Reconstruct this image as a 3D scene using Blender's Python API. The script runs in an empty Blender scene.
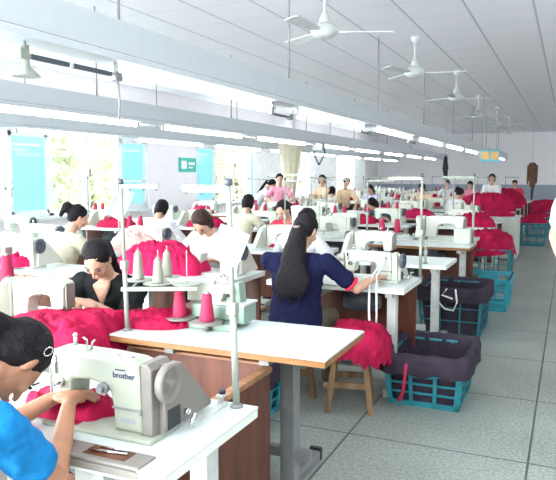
import bpy, bmesh, math, random
from mathutils import Vector, Matrix, noise, Euler
random.seed(7)
PI = math.pi
SC = bpy.context.scene
COL = SC.collection
V = Vector
TZ = 0.78                      # height of the table tops

# ------------------------------------------------------------------ camera
F, HCAM = 650.0, 1.55
pitch = math.atan(65 / F)
yaw = math.atan(292 * math.cos(pitch) / F)
cam = bpy.data.cameras.new('camera')
co = bpy.data.objects.new('camera', cam); COL.objects.link(co)
co.location = (0, 0, HCAM)
co.rotation_euler = (PI / 2 - pitch, 0, yaw)
cam.sensor_width = 36; cam.lens = F / 556 * 36; cam.clip_end = 200; cam.clip_start = 0.05
SC.camera = co
SC.view_settings.view_transform = 'Standard'; SC.view_settings.look = 'None'
SC.view_settings.exposure = 0.54; SC.view_settings.gamma = 1; SC.view_settings.use_curve_mapping = False

# ------------------------------------------------------------------ materials
def mat(name, col, rough=0.6, metal=0.0, var=0.06, scale=12, bump=0.0, bscale=60, spec=0.5, emit=None, estr=0, trans=0, sheen=0):
    m = bpy.data.materials.new(name); m.use_nodes = True
    nt = m.node_tree; b = nt.nodes['Principled BSDF']
    b.inputs['Roughness'].default_value = rough; b.inputs['Metallic'].default_value = metal
    b.inputs['Specular IOR Level'].default_value = spec
    tc = nt.nodes.new('ShaderNodeTexCoord')
    n = nt.nodes.new('ShaderNodeTexNoise'); n.inputs['Scale'].default_value = scale; n.inputs['Detail'].default_value = 3
    nt.links.new(tc.outputs['Object'], n.inputs['Vector'])
    r = nt.nodes.new('ShaderNodeValToRGB')
    c0 = [max(0, c * (1 - var * 2)) for c in col]; c1 = [min(1, c * (1 + var * 2)) for c in col]
    r.color_ramp.elements[0].position = 0.3; r.color_ramp.elements[1].position = 0.7
    r.color_ramp.elements[0].color = (*c0, 1); r.color_ramp.elements[1].color = (*c1, 1)
    nt.links.new(n.outputs['Fac'], r.inputs['Fac']); nt.links.new(r.outputs['Color'], b.inputs['Base Color'])
    if bump:
        n2 = nt.nodes.new('ShaderNodeTexNoise'); n2.inputs['Scale'].default_value = bscale; n2.inputs['Detail'].default_value = 4
        nt.links.new(tc.outputs['Object'], n2.inputs['Vector'])
        bp = nt.nodes.new('ShaderNodeBump'); bp.inputs['Strength'].default_value = bump; bp.inputs['Distance'].default_value = 0.02
        nt.links.new(n2.outputs['Fac'], bp.inputs['Height']); nt.links.new(bp.outputs['Normal'], b.inputs['Normal'])
    if emit:
        b.inputs['Emission Color'].default_value = (*emit, 1); b.inputs['Emission Strength'].default_value = estr
    if sheen: b.inputs['Sheen Weight'].default_value = sheen
    return m

def wood(name, c0, c1, rough=0.5, scale=3, axis=0):
    m = bpy.data.materials.new(name); m.use_nodes = True
    nt = m.node_tree; b = nt.nodes['Principled BSDF']; b.inputs['Roughness'].default_value = rough
    tc = nt.nodes.new('ShaderNodeTexCoord'); mp = nt.nodes.new('ShaderNodeMapping')
    s = [scale * 8] * 3; s[axis] = scale; mp.inputs['Scale'].default_value = s
    n = nt.nodes.new('ShaderNodeTexNoise'); n.inputs['Scale'].default_value = 1.0; n.inputs['Detail'].default_value = 5
    r = nt.nodes.new('ShaderNodeValToRGB'); r.color_ramp.elements[0].color = (*c0, 1); r.color_ramp.elements[1].color = (*c1, 1)
    r.color_ramp.elements[0].position = 0.35; r.color_ramp.elements[1].position = 0.65
    nt.links.new(tc.outputs['Object'], mp.inputs['Vector']); nt.links.new(mp.outputs['Vector'], n.inputs['Vector'])
    nt.links.new(n.outputs['Fac'], r.inputs['Fac']); nt.links.new(r.outputs['Color'], b.inputs['Base Color'])
    return m

M = {}
M['white_top'] = mat('white_laminate', (0.56, 0.62, 0.61), 0.28, var=0.015, scale=4)
M['edge_white'] = mat('cream_edge', (0.72, 0.76, 0.70), 0.4, var=0.02)
M['edge_wood'] = wood('ply_edge', (0.20, 0.085, 0.022), (0.34, 0.16, 0.05), 0.5)
M['panel'] = wood('brown_board', (0.07, 0.016, 0.006), (0.135, 0.036, 0.014), 0.45, scale=2, axis=2)
M['panel_edge'] = wood('board_edge', (0.26, 0.12, 0.06), (0.42, 0.22, 0.11), 0.6)
M['stool'] = wood('stool_wood', (0.15, 0.08, 0.035), (0.28, 0.17, 0.08), 0.6, axis=2)
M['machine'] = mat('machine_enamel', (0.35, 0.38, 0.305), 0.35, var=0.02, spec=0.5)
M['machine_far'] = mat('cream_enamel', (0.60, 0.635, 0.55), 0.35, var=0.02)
M['machine_grey'] = mat('grey_casing', (0.20, 0.185, 0.165), 0.42, var=0.03)
M['machine_dark'] = mat('dark_casing', (0.07, 0.08, 0.10), 0.4)
M['greenish'] = mat('green_grey_enamel', (0.20, 0.29, 0.23), 0.35, var=0.03)
M['chrome'] = mat('chrome', (0.65, 0.65, 0.63), 0.22, 1.0, var=0.02)
M['steel'] = mat('grey_painted_steel', (0.22, 0.23, 0.23), 0.38, 0.2, bump=0.1)
M['lightsteel'] = mat('light_grey_steel', (0.58, 0.60, 0.57), 0.4, 0.1)
M['stand'] = mat('stand_paint', (0.30, 0.33, 0.28), 0.4, var=0.03)
M['black'] = mat('black_plastic', (0.015, 0.015, 0.02), 0.4)
M['red_button'] = mat('red_button', (0.7, 0.02, 0.03), 0.4)
M['green_button'] = mat('green_button', (0.05, 0.4, 0.12), 0.4)
M['crimson'] = mat('crimson_cloth', (0.37, 0.005, 0.048), 0.8, var=0.14, scale=7, bump=0.35, bscale=30, spec=.2)
M['pink'] = mat('bright_pink_cloth', (0.46, 0.009, 0.075), 0.8, var=0.12, scale=8, bump=0.3, bscale=30, spec=.2)
M['peach'] = mat('peach_cloth', (0.88, 0.55, 0.50), 0.8, var=0.1, scale=9, bump=0.3)
M['redcone'] = mat('crimson_thread', (0.40, 0.012, 0.065), 0.7, var=0.05, scale=90)
M['greycone'] = mat('beige_thread', (0.30, 0.30, 0.24), 0.75, var=0.04, scale=90)
M['teal'] = mat('teal_plastic', (0.018, 0.21, 0.26), 0.42, var=0.06)
M['teal_light'] = mat('bright_teal_plastic', (0.02, 0.32, 0.41), 0.42, var=0.05)
M['teal_dark'] = mat('dull_teal_plastic', (0.02, 0.15, 0.19), 0.45, var=0.06)
M['liner'] = mat('grey_purple_liner', (0.036, 0.028, 0.042), 0.85, spec=.2, var=0.12, bump=0.4, bscale=25)
M['paper'] = mat('paper', (0.28, 0.325, 0.335), 0.7, var=0.01)
M['paper_w'] = mat('white_paper', (0.85, 0.87, 0.87), 0.7, var=0.01)
M['skin'] = mat('skin', (0.62, 0.36, 0.25), 0.5, var=0.05, scale=20)
M['skin_tan'] = mat('tanned_skin', (0.42, 0.20, 0.115), 0.5, var=0.05, scale=20)
M['lips'] = mat('lips', (0.50, 0.14, 0.12), 0.5)
M['hair'] = mat('black_hair', (0.009, 0.007, 0.009), 0.6, spec=.18, var=0.3, scale=50, bump=0.5, bscale=120)
M['hair_brown'] = mat('dark_brown_hair', (0.035, 0.018, 0.013), 0.6, spec=.2, var=0.3, scale=50, bump=0.5, bscale=120)
M['blue'] = mat('bright_blue_tee', (0.006, 0.18, 0.45), 0.8, spec=.2, var=0.08, scale=25, bump=0.25, bscale=40)
M['blackshirt'] = mat('charcoal_tee', (0.012, 0.014, 0.015), 0.85, spec=.15, bump=0.25, bscale=40)
M['navy'] = mat('navy_tee', (0.008, 0.010, 0.042), 0.85, spec=.15, bump=0.25, bscale=40)
M['cream'] = mat('cream_blouse', (0.62, 0.59, 0.44), 0.8, var=0.03, bump=0.2, bscale=30)
M['whiteshirt'] = mat('white_blouse', (0.66, 0.68, 0.69), 0.8, var=0.02, bump=0.2, bscale=30)
M['redshirt'] = mat('red_shirt', (0.70, 0.02, 0.06), 0.8, bump=0.2)
M['beige'] = mat('beige_blouse', (0.78, 0.58, 0.38), 0.8, bump=0.2)
M['tealshirt'] = mat('dark_teal_shirt', (0.03, 0.06, 0.09), 0.8, bump=0.2)
M['pinkshirt'] = mat('pink_blouse', (0.85, 0.32, 0.45), 0.8, var=0.12, scale=40)
M['paleblue'] = mat('pale_blue_shirt', (0.45, 0.68, 0.74), 0.8)
M['lilac'] = mat('lilac_shirt', (0.50, 0.42, 0.72), 0.8)
M['olive'] = mat('olive_trousers', (0.13, 0.11, 0.07), 0.85, bump=0.3)
M['dark'] = mat('dark_trousers', (0.03, 0.03, 0.04), 0.85, bump=0.3)
M['jeans'] = mat('blue_denim', (0.05, 0.12, 0.30), 0.85, bump=0.3)
M['check'] = mat('patterned_trousers', (0.30, 0.27, 0.24), 0.85, var=0.35, scale=40)
M['trough'] = mat('trough_paint', (0.60, 0.65, 0.68), 0.45, var=0.01)
M['rod'] = mat('rod_paint', (0.25, 0.26, 0.26), 0.5)
M['fan'] = mat('fan_paint', (0.62, 0.66, 0.65), 0.4)
M['wall'] = mat('white_wall', (0.95, 0.93, 0.96), 0.8, var=0.01, scale=2)
M['pinkwall'] = mat('pale_lilac_wall', (0.94, 0.89, 0.92), 0.8, var=0.01, scale=2)
M['dado'] = mat('grey_blue_dado', (0.36, 0.40, 0.49), 0.6, var=0.04, scale=2)
M['frame'] = mat('window_frame_white', (0.80, 0.84, 0.84), 0.4, var=0.01)
M['sign_blue'] = mat('sign_blue', (0.12, 0.50, 0.60), 0.5)
M['sign_orange'] = mat('sign_orange', (0.85, 0.50, 0.16), 0.5)
M['sign_green'] = mat('sign_green', (0.05, 0.55, 0.45), 0.5)
M['brownjacket'] = mat('brown_jacket_cloth', (0.14, 0.07, 0.04), 0.8, var=0.2, bump=0.4)
M['leaf'] = mat('leaf_green', (0.48, 0.53, 0.34), 0.6, var=0.2, scale=3)
M['bark'] = mat('bark', (0.16, 0.11, 0.08), 0.8, bump=0.4)
M['yard'] = mat('yard_concrete', (0.45, 0.45, 0.42), 0.9)
M['logo'] = mat('logo_blue', (0.02, 0.03, 0.10), 0.4)
M['tape'] = mat('white_tape', (0.82, 0.83, 0.80), 0.8)
M['tube'] = mat('lit_tube', (0.95, 0.97, 1.0), 0.4, var=0, emit=(0.93, 0.98, 1.0), estr=12)
M['curtain'] = mat('white_curtain', (0.96, 0.96, 0.97), 0.9, bump=0.2)
M['greyhead'] = mat('grey_plastic', (0.30, 0.31, 0.32), 0.4)

def glass(name, col, refl=0.12):
    m = bpy.data.materials.new(name); m.use_nodes = True; nt = m.node_tree; nt.nodes.clear()
    o = nt.nodes.new('ShaderNodeOutputMaterial'); mx = nt.nodes.new('ShaderNodeMixShader')
    t = nt.nodes.new('ShaderNodeBsdfTransparent'); g = nt.nodes.new('ShaderNodeBsdfGlossy')
    n = nt.nodes.new('ShaderNodeTexNoise'); n.inputs['Scale'].default_value = 2.0
    tc = nt.nodes.new('ShaderNodeTexCoord'); nt.links.new(tc.outputs['Object'], n.inputs['Vector'])
    r = nt.nodes.new('ShaderNodeValToRGB'); r.color_ramp.elements[0].color = (*[c * 0.9 for c in col], 1); r.color_ramp.elements[1].color = (*col, 1)
    nt.links.new(n.outputs['Fac'], r.inputs['Fac']); nt.links.new(r.outputs['Color'], t.inputs['Color'])
    g.inputs['Roughness'].default_value = 0.05; mx.inputs['Fac'].default_value = refl
    nt.links.new(t.outputs[0], mx.inputs[1]); nt.links.new(g.outputs[0], mx.inputs[2]); nt.links.new(mx.outputs[0], o.inputs['Surface'])
    return m
M['blueglass'] = glass('blue_tinted_glass', (0.05, 0.10, 0.125), 0.04)
nt = M['blueglass'].node_tree
for n_ in nt.nodes:
    if n_.type == 'MIX_SHADER': mxn = n_
    if n_.type == 'BSDF_TRANSPARENT': trn = n_
tl = nt.nodes.new('ShaderNodeBsdfTranslucent'); tl.inputs['Color'].default_value = (.28, .43, .50, 1)
ms = nt.nodes.new('ShaderNodeMixShader'); ms.inputs['Fac'].default_value = .6
nt.links.new(trn.outputs[0], ms.inputs[1]); nt.links.new(tl.outputs[0], ms.inputs[2]); nt.links.new(ms.outputs[0], mxn.inputs[1])
M['clearglass'] = glass('clear_glass', (0.95, 0.98, 0.97), 0.04)

def floor_mat():
    m = bpy.data.materials.new('terrazzo_tiles'); m.use_nodes = True; nt = m.node_tree; b = nt.nodes['Principled BSDF']
    L = nt.links.new; N = nt.nodes.new
    tc = N('ShaderNodeTexCoord'); sp = N('ShaderNodeSeparateXYZ'); L(tc.outputs['Object'], sp.inputs[0])
    def mt(op, a, bb):
        n = N('ShaderNodeMath'); n.operation = op
        for i, x in enumerate((a, bb)):
            if isinstance(x, (int, float)): n.inputs[i].default_value = x
            else: L(x, n.inputs[i])
        return n.outputs[0]
    def line(o, x0, p, w):
        a = mt('DIVIDE', mt('SUBTRACT', o, x0 - 20 * p), p); fr = mt('FRACT', a, 0)
        d = mt('ABSOLUTE', mt('SUBTRACT', fr, 0.5), 0)
        return mt('GREATER_THAN', d, 0.5 - w / p)
    g = mt('MAXIMUM', line(sp.outputs[0], -0.145, 1.01, 0.006), line(sp.outputs[1], 3.63, 1.06, 0.006))
    n1 = N('ShaderNodeTexNoise'); n1.inputs['Scale'].default_value = 55; n1.inputs['Detail'].default_value = 2; L(tc.outputs['Object'], n1.inputs['Vector'])
    n2 = N('ShaderNodeTexNoise'); n2.inputs['Scale'].default_value = 1.1; n2.inputs['Detail'].default_value = 5; L(tc.outputs['Object'], n2.inputs['Vector'])
    r1 = N('ShaderNodeValToRGB'); r1.color_ramp.elements[0].position = .35; r1.color_ramp.elements[1].position = .65
    r1.color_ramp.elements[0].color = (0.21, 0.24, 0.215, 1); r1.color_ramp.elements[1].color = (0.34, 0.38, 0.345, 1)
    L(n1.outputs['Fac'], r1.inputs['Fac'])
    r2 = N('ShaderNodeValToRGB'); r2.color_ramp.elements[0].position = .3; r2.color_ramp.elements[1].position = .7
    r2.color_ramp.elements[0].color = (0.82, 0.82, 0.80, 1); r2.color_ramp.elements[1].color = (1.12, 1.12, 1.12, 1)
    L(n2.outputs['Fac'], r2.inputs['Fac'])
    mx = N('ShaderNodeMix'); mx.data_type = 'RGBA'; mx.blend_type = 'MULTIPLY'; mx.inputs[0].default_value = 1
    L(r1.outputs[0], mx.inputs[6]); L(r2.outputs[0], mx.inputs[7])
    m2 = N('ShaderNodeMix'); m2.data_type = 'RGBA'; L(g, m2.inputs[0]); L(mx.outputs[2], m2.inputs[6]); m2.inputs[7].default_value = (0.06, 0.075, 0.07, 1)
    L(m2.outputs[2], b.inputs['Base Color']); b.inputs['Roughness'].default_value = 0.38; b.inputs['Specular IOR Level'].default_value = 0.45
    return m
def ceil_mat():
    m = bpy.data.materials.new('ceiling_panels'); m.use_nodes = True; nt = m.node_tree; b = nt.nodes['Principled BSDF']
    L = nt.links.new; N = nt.nodes.new
    tc = N('ShaderNodeTexCoord'); sp = N('ShaderNodeSeparateXYZ'); L(tc.outputs['Object'], sp.inputs[0])
    def mt(op, a, bb):
        n = N('ShaderNodeMath'); n.operation = op
        for i, x in enumerate((a, bb)):
            if isinstance(x, (int, float)): n.inputs[i].default_value = x
            else: L(x, n.inputs[i])
        return n.outputs[0]
    def line(o, x0, p, w):
        fr = mt('FRACT', mt('DIVIDE', mt('SUBTRACT', o, x0 - 40 * p), p), 0)
        return mt('GREATER_THAN', mt('ABSOLUTE', mt('SUBTRACT', fr, 0.5), 0), 0.5 - w / p)
    a = line(sp.outputs[0], -0.41, 0.65, 0.012); c = line(sp.outputs[1], 7.5, 0.71, 0.010)
    m1 = N('ShaderNodeMix'); m1.data_type = 'RGBA'; L(c, m1.inputs[0]); m1.inputs[6].default_value = (0.93, 0.915, 0.97, 1); m1.inputs[7].default_value = (0.80, 0.795, 0.86, 1)
    m2 = N('ShaderNodeMix'); m2.data_type = 'RGBA'; L(a, m2.inputs[0]); L(m1.outputs[2], m2.inputs[6]); m2.inputs[7].default_value = (0.55, 0.57, 0.64, 1)
    L(m2.outputs[2], b.inputs['Base Color']); b.inputs['Roughness'].default_value = 0.6
    return m
M['floor'] = floor_mat(); M['ceiling'] = ceil_mat()

# ------------------------------------------------------------------ mesh helpers
class MB:
    def __init__(s): s.bm = bmesh.new()
    def box(s, x0, y0, z0, x1, y1, z1, bev=0.0, mtx=None):
        r = bmesh.ops.create_cube(s.bm, size=1); vs = r['verts']
        for v in vs: v.co = V(((x0 + x1) / 2 + v.co.x * (x1 - x0), (y0 + y1) / 2 + v.co.y * (y1 - y0), (z0 + z1) / 2 + v.co.z * (z1 - z0)))
        if mtx:
            for v in vs: v.co = mtx @ v.co
        if bev > 0:
            es = list({e for v in vs for e in v.link_edges})
            bmesh.ops.bevel(s.bm, geom=es, offset=bev, segments=2, affect='EDGES', profile=0.5)
        return s
    def cyl(s, p0, p1, r0, r1=None, n=16, smooth=True):
        p0, p1 = V(p0), V(p1); r1 = r0 if r1 is None else r1
        d = p1 - p0; q = d.to_track_quat('Z', 'Y').to_matrix().to_4x4()
        r = bmesh.ops.create_cone(s.bm, cap_ends=True, segments=n, radius1=r0, radius2=r1, depth=d.length, matrix=Matrix.Translation((p0 + p1) / 2) @ q)
        for v in r['verts']:
            for f in v.link_faces:
                if len(f.verts) == 4: f.smooth = smooth
        return s
    def ball(s, c, r, n=16, rot=None):
        rr = (r, r, r) if isinstance(r, (int, float)) else r
        mt = Matrix.Translation(V(c)) @ (rot.to_4x4() if rot else Matrix()) @ Matrix.Diagonal((*rr, 1))
        q = bmesh.ops.create_uvsphere(s.bm, u_segments=n, v_segments=max(6, n // 2 + 2), radius=1, matrix=mt)
        for v in q['verts']:
            for f in v.link_faces: f.smooth = True
        return s
    def lathe(s, c, prof, n=24, axis='Z'):
        c = V(c); rings = []
        for r, h in prof:
            ring = []
            for i in range(n):
                a = 2 * PI * i / n
                if axis == 'Z': p = V((r * math.cos(a), r * math.sin(a), h))
                elif axis == 'X': p = V((h, r * math.cos(a), r * math.sin(a)))
                else: p = V((r * math.cos(a), h, -r * math.sin(a)))
                ring.append(s.bm.verts.new(c + p))
            rings.append(ring)
        for a, b in zip(rings, rings[1:]):
            for i in range(n):
                f = s.bm.faces.new((a[i], a[(i + 1) % n], b[(i + 1) % n], b[i])); f.smooth = True
        s.bm.faces.new(rings[0][::-1]); s.bm.faces.new(rings[-1])
        return s
    def prism(s, pts, a, b, axis='Y', bev=0.0):
        """pts: outline in the plane across the axis"""
        def P(u, w, t):
            return {'Y': V((u, t, w)), 'X': V((t, u, w)), 'Z': V((u, w, t))}[axis]
        A = [s.bm.verts.new(P(u, w, a)) for u, w in pts]; B = [s.bm.verts.new(P(u, w, b)) for u, w in pts]
        fs = [s.bm.faces.new(A), s.bm.faces.new(B[::-1])]
        n = len(pts)
        for i in range(n): fs.append(s.bm.faces.new((A[i], B[i], B[(i + 1) % n], A[(i + 1) % n])))
        bmesh.ops.recalc_face_normals(s.bm, faces=fs)
        if bev > 0:
            es = list({e for f in fs[:2] for e in f.edges})
            bmesh.ops.bevel(s.bm, geom=es, offset=bev, segments=2, affect='EDGES', profile=0.5)
        return s
    def tube(s, pts, r, n=8):
        pts = [V(p) for p in pts]; rings = []
        for i, p in enumerate(pts):
            d = (pts[min(i + 1, len(pts) - 1)] - pts[max(i - 1, 0)]).normalized()
            u = d.cross(V((0.13, 0.31, 0.94))).normalized(); w = d.cross(u)
            rad = r[i] if isinstance(r, (list, tuple)) else r
            rings.append([s.bm.verts.new(p + (u * math.cos(2 * PI * k / n) + w * math.sin(2 * PI * k / n)) * rad) for k in range(n)])
        for a, b in zip(rings, rings[1:]):
            for k in range(n):
                f = s.bm.faces.new((a[k], a[(k + 1) % n], b[(k + 1) % n], b[k])); f.smooth = True
        s.bm.faces.new(rings[0][::-1]); s.bm.faces.new(rings[-1])
        return s
    def hull(s, balls, n=12):
        """convex hull of ellipsoids: (centre, radii[, rot])"""
        pts = []
        for bl in balls:
            c, r = V(bl[0]), bl[1]; rr = (r, r, r) if isinstance(r, (int, float)) else r
            rot = bl[2] if len(bl) > 2 else Matrix.Identity(3)
            for i in range(n):
                for j in range(1, n // 2):
                    a, t = 2 * PI * i / n, PI * j / (n // 2)
                    pts.append(c + rot @ V((rr[0] * math.sin(t) * math.cos(a), rr[1] * math.sin(t) * math.sin(a), rr[2] * math.cos(t))))
            for sg in (1, -1): pts.append(c + rot @ V((0, 0, sg * rr[2])))
        t = bmesh.new(); vs = [t.verts.new(p) for p in pts]
        r = bmesh.ops.convex_hull(t, input=vs)
        dead = [g for g in r['geom_interior'] if isinstance(g, bmesh.types.BMVert)]
        bmesh.ops.delete(t, geom=dead, context='VERTS')
        loose = [v for v in t.verts if not v.link_faces]
        bmesh.ops.delete(t, geom=loose, context='VERTS')
        bmesh.ops.recalc_face_normals(t, faces=t.faces[:])
        me = bpy.data.meshes.new('tmp'); t.to_mesh(me); t.free(); s.bm.from_mesh(me); bpy.data.meshes.remove(me)
        return s
    def mesh(s, name, m):
        bmesh.ops.recalc_face_normals(s.bm, faces=s.bm.faces[:])
        me = bpy.data.meshes.new(name); s.bm.to_mesh(me); s.bm.free(); me.materials.append(m); return me
    def build(s, name, m, parent=None, loc=(0, 0, 0), rz=0):
        return link(name, s.mesh(name, m), parent, loc, rz)
    def remesh(s, name, m, parent=None, voxel=0.01, smooth=5, loc=(0, 0, 0), rz=0, wrinkle=0, seed=0):
        me = bpy.data.meshes.new('tmp'); s.bm.to_mesh(me); s.bm.free()
        o = bpy.data.objects.new('tmp', me); COL.objects.link(o)
        a = o.modifiers.new('r', 'REMESH'); a.mode = 'VOXEL'; a.voxel_size = voxel; a.use_smooth_shade = True
        b = o.modifiers.new('s', 'SMOOTH'); b.factor = 0.5; b.iterations = smooth
        dg = bpy.context.evaluated_depsgraph_get(); dg.update()
        me2 = bpy.data.meshes.new_from_object(o.evaluated_get(dg)); me2.name = name
        bpy.data.objects.remove(o); bpy.data.meshes.remove(me)
        if wrinkle:
            nn = [v.normal.copy() for v in me2.vertices]
            for v, q in zip(me2.vertices, nn):
                p = v.co * 14 + V((seed, 0, 0)); w = noise.noise(p + V((0, 0, noise.noise(p * .6) * 2)))
                v.co += q * wrinkle * (1 - 2.2 * abs(w))
        me2.materials.clear(); me2.materials.append(m)
        for p in me2.polygons: p.use_smooth = True; p.material_index = 0
        return link(name, me2, parent, loc, rz)

def link(name, me, parent=None, loc=(0, 0, 0), rz=0):
    o = bpy.data.objects.new(name, me); COL.objects.link(o); o.location = loc; o.rotation_euler = (0, 0, rz)
    if parent: o.parent = parent
    return o
def thing(name, label, cat, loc=(0, 0, 0), rz=0, group=None):
    o = bpy.data.objects.new(name, None); COL.objects.link(o); o.empty_display_size = .1
    o.location = loc; o.rotation_euler = (0, 0, rz); o['label'] = label; o['category'] = cat
    if group: o['group'] = group
    return o
def tag(o, label, cat, group=None):
    o['label'] = label; o['category'] = cat
    if group: o['group'] = group
    return o
def struct(o): o['kind'] = 'structure'; return o
KIDS = {}
def copy_tree(o, loc, rz, label, group=None, scale=None):
    kids = {}
    for x in bpy.data.objects:
        if x.parent: kids.setdefault(x.parent.name, []).append(x)
    def rec(a, par):
        c = a.copy(); COL.objects.link(c); c.parent = par
        for ch in kids.get(a.name, []): rec(ch, c)
        return c
    c = rec(o, None); c.location = loc; c.rotation_euler = (0, 0, rz); c['label'] = label
    if group: c['group'] = group
    if scale: c.scale = (scale,) * 3
    return c

# ------------------------------------------------------------------ the room
XW, YF, ZC = -8.0, 29.0, 3.3
struct(MB().box(XW, -1.5, -0.12, 4.5, YF, 0).build('floor', M['floor']))
struct(MB().box(XW - .2, -1.5, ZC, 4.5, YF + .2, ZC + .12).build('ceiling', M['ceiling']))
struct(MB().box(XW - .2, YF, 1.15, 4.5, YF + .2, ZC).build('wall_far', M['wall']))
struct(MB().box(XW - .2, YF - .015, 0, 4.5, YF + .2, 1.15).build('trim_1', M['dado']))
SILL, HEAD = 0.86, 2.95
wins = [(0.6, 3.5), (4.1, 7.4), (7.6, 11.3), (13.2, 17.0), (17.8, 21.6), (22.4, 26.2)]
w = MB(); y = -1.5
w.box(XW - .2, -1.5, 0, XW, YF, SILL); w.box(XW - .2, -1.5, HEAD, XW, YF, ZC)
for a, b in wins + [(YF, YF)]:
    if a > y: w.box(XW - .2, y, SILL, XW, a, HEAD)
    y = b
struct(w.build('wall_left', M['pinkwall']))
for i, (a, b) in enumerate(wins):
    f = MB(); t = .05
    f.box(XW - .13, a, SILL, XW - .03, b, SILL + t); f.box(XW - .13, a, HEAD - t, XW - .03, b, HEAD)
    f.box(XW - .12, a, 2.24, XW - .04, b, 2.24 + t)
    n = 4; ys = [a + (b - a) * k / n for k in range(n + 1)]
    for k, yy in enumerate(ys):
        q = t if k not in (0, n) else t * .7
        f.box(XW - .13, max(a, yy - q), SILL, XW - .03, min(b, yy + q), HEAD)
    fr = f.build('window_%d' % (i + 1), M['frame']); struct(fr)
    fr2 = MB().box(XW - .02, a - .05, SILL - .05, XW + .10, b + .05, SILL).build('window_sill', M['frame'], fr)
    for k in range(n):
        blue = k in (0, 3)
        MB().box(XW - .09, ys[k] + t, SILL + t, XW - .08, ys[k + 1] - t, 2.24).build('pane', M['blueglass' if blue else 'clearglass'], fr)
        if blue:
            s = MB(); y0, y1 = ys[k] + t, ys[k + 1] - t
            for (p, q, r, u) in ((y0, y0 + .05, SILL + t, 2.24), (y1 - .05, y1, SILL + t, 2.24), (y0, y1, SILL + t, SILL + t + .06), (y0, y1, 2.17, 2.24)):
                s.box(XW - .07, p, r, XW - .03, q, u)
            s.build('sash', M['frame'], fr)
        MB().box(XW - .09, ys[k] + t, 2.24 + t, XW - .08, ys[k + 1] - t, HEAD - t).build('pane', M['clearglass'], fr)
struct(MB().box(-40, -20, -.3, XW - .2, 60, -.12).build('ground', M['yard']))
# curtains drawn over the further windows
def curtain(y0, y1, label):
    b = MB(); n = int((y1 - y0) * 30); X = XW + .12
    top = [(X + .025 * math.sin(k * 1.25) + .01 * math.sin(k * .41), y0 + (y1 - y0) * k / n) for k in range(n + 1)]
    for (x0_, ya), (x1_, yb) in zip(top, top[1:]):
        A = [b.bm.verts.new(p) for p in ((x0_, ya, .75), (x1_, yb, .75), (x1_, yb, 2.85), (x0_, ya, 2.85))]; b.bm.faces.new(A)
    bmesh.ops.remove_doubles(b.bm, verts=b.bm.verts, dist=.0005)
    r = bmesh.ops.solidify(b.bm, geom=b.bm.faces[:], thickness=.006)
    tag(b.build('curtain', M['curtain']), label, 'curtain', 'white window curtains')
curtain(16.0, 18.3, 'white gathered curtain beside the cloth-wrapped post')
curtain(20.2, 22.9, 'white gathered curtain between the two furthest windows')
curtain(25.0, 26.6, 'white gathered curtain nearest the end wall')

# trees outside the windows
def tree(x, y, h, r, label):
    t = thing('tree', label, 'tree', (x, y, -.12), 0, 'trees outside the windows')
    MB().tube([(0, 0, 0), (.05, .1, h * .35), (0, -.05, h * .6)], [.14, .11, .06]).build('trunk', M['bark'], t)
    b = bmesh.new(); rnd = random.Random(int(x * 10 + y * 7))
    for i in range(1500):
        d = V((rnd.gauss(0, 1), rnd.gauss(0, 1), rnd.gauss(0, 1))).normalized() * r * (.35 + .65 * rnd.random() ** .5)
        d.z *= .95 * h / (2 * r); lump = 1 + .25 * noise.noise(d * .9)
        c = d * lump + V((0, 0, h * .55)); s_ = .12 + .10 * rnd.random()
        e = Euler((rnd.random() * 6, rnd.random() * 6, rnd.random() * 6)).to_matrix()
        vs = [b.verts.new(c + e @ V(p) * s_) for p in ((-1, 0, 0), (0, -.45, .1), (1, 0, 0), (0, .45, .1))]; b.faces.new(vs)
    me = bpy.data.meshes.new('crown'); b.to_mesh(me); b.free(); me.materials.append(M['leaf']); link('crown', me, t)
tree(-12.5, 12.6, 3.6, 1.5, 'leafy green tree outside the window nearest the camera, filling its open panes')
tree(-13.5, 15.9, 4.4, 1.6, 'leafy green tree outside beyond the first blue pane')
tree(-12.8, 20.5, 4.0, 1.6, 'leafy green tree outside near the wall pier with the green sign')
tree(-13.5, 25.5, 4.2, 1.7, 'leafy green tree outside the middle window')
tree(-12.8, 9.4, 3.8, 1.3, 'leafy green tree outside at the edge of the leftmost window')
tree(-13.2, 31.0, 4.2, 1.7, 'leafy green tree outside the far windows')

# ------------------------------------------------------------------ light troughs
def trough(x, z, y0, y1, phase, label, rods, tubelen=2.05, per=2.62):
    t = thing('light_trough', label, 'light fixture', (x, 0, z), 0, 'long fluorescent light troughs')
    MB().prism([(-.085, 0), (-.085, .03), (-.07, .045), (-.07, .215), (.07, .215), (.07, .045), (.085, .03), (.085, 0)], y0, y1, 'Y').build('casing', M['trough'], t)
    MB().box(.071, y0, .035, .076, y1, .043).build('lip', M['greyhead'], t)
    y = phase
    while y < y1 - tubelen:
        tb = MB().cyl((0, y, -.035), (0, y + tubelen, -.035), .02, n=12).build('lamp_tube', M['tube'], t)
        for yy in (y - .05, y + tubelen): MB().box(-.018, yy, -.06, .018, yy + .05, 0, .004).build('lamp_holder', M['lightsteel'], t)
        y += per
    for yy in rods:
        MB().cyl((0, yy, .21), (0, yy, ZC - z), .008, n=8).lathe((0, yy, .215), [(.02, 0), (.02, .012), (.008, .02)], 12).build('hanging_rod', M['rod'], t)
    return t
trough(-2.3, 2.16, .6, 27, 2.97, 'widest grey light trough hanging over the tables beside the aisle', [3.0, 5.38, 8.3, 11.2, 14.2, 17.2, 20.2, 23.2])
trough(-4.6, 2.16, 1.5, 27, 1.6, 'grey light trough hanging second from the aisle', [5.6, 8.6, 11.6, 14.6, 17.6, 20.6])
trough(-6.6, 2.16, 2.5, 27, 1.2, 'grey light trough hanging closest to the windows', [6.6, 9.6, 12.6, 15.6, 18.6])

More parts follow.
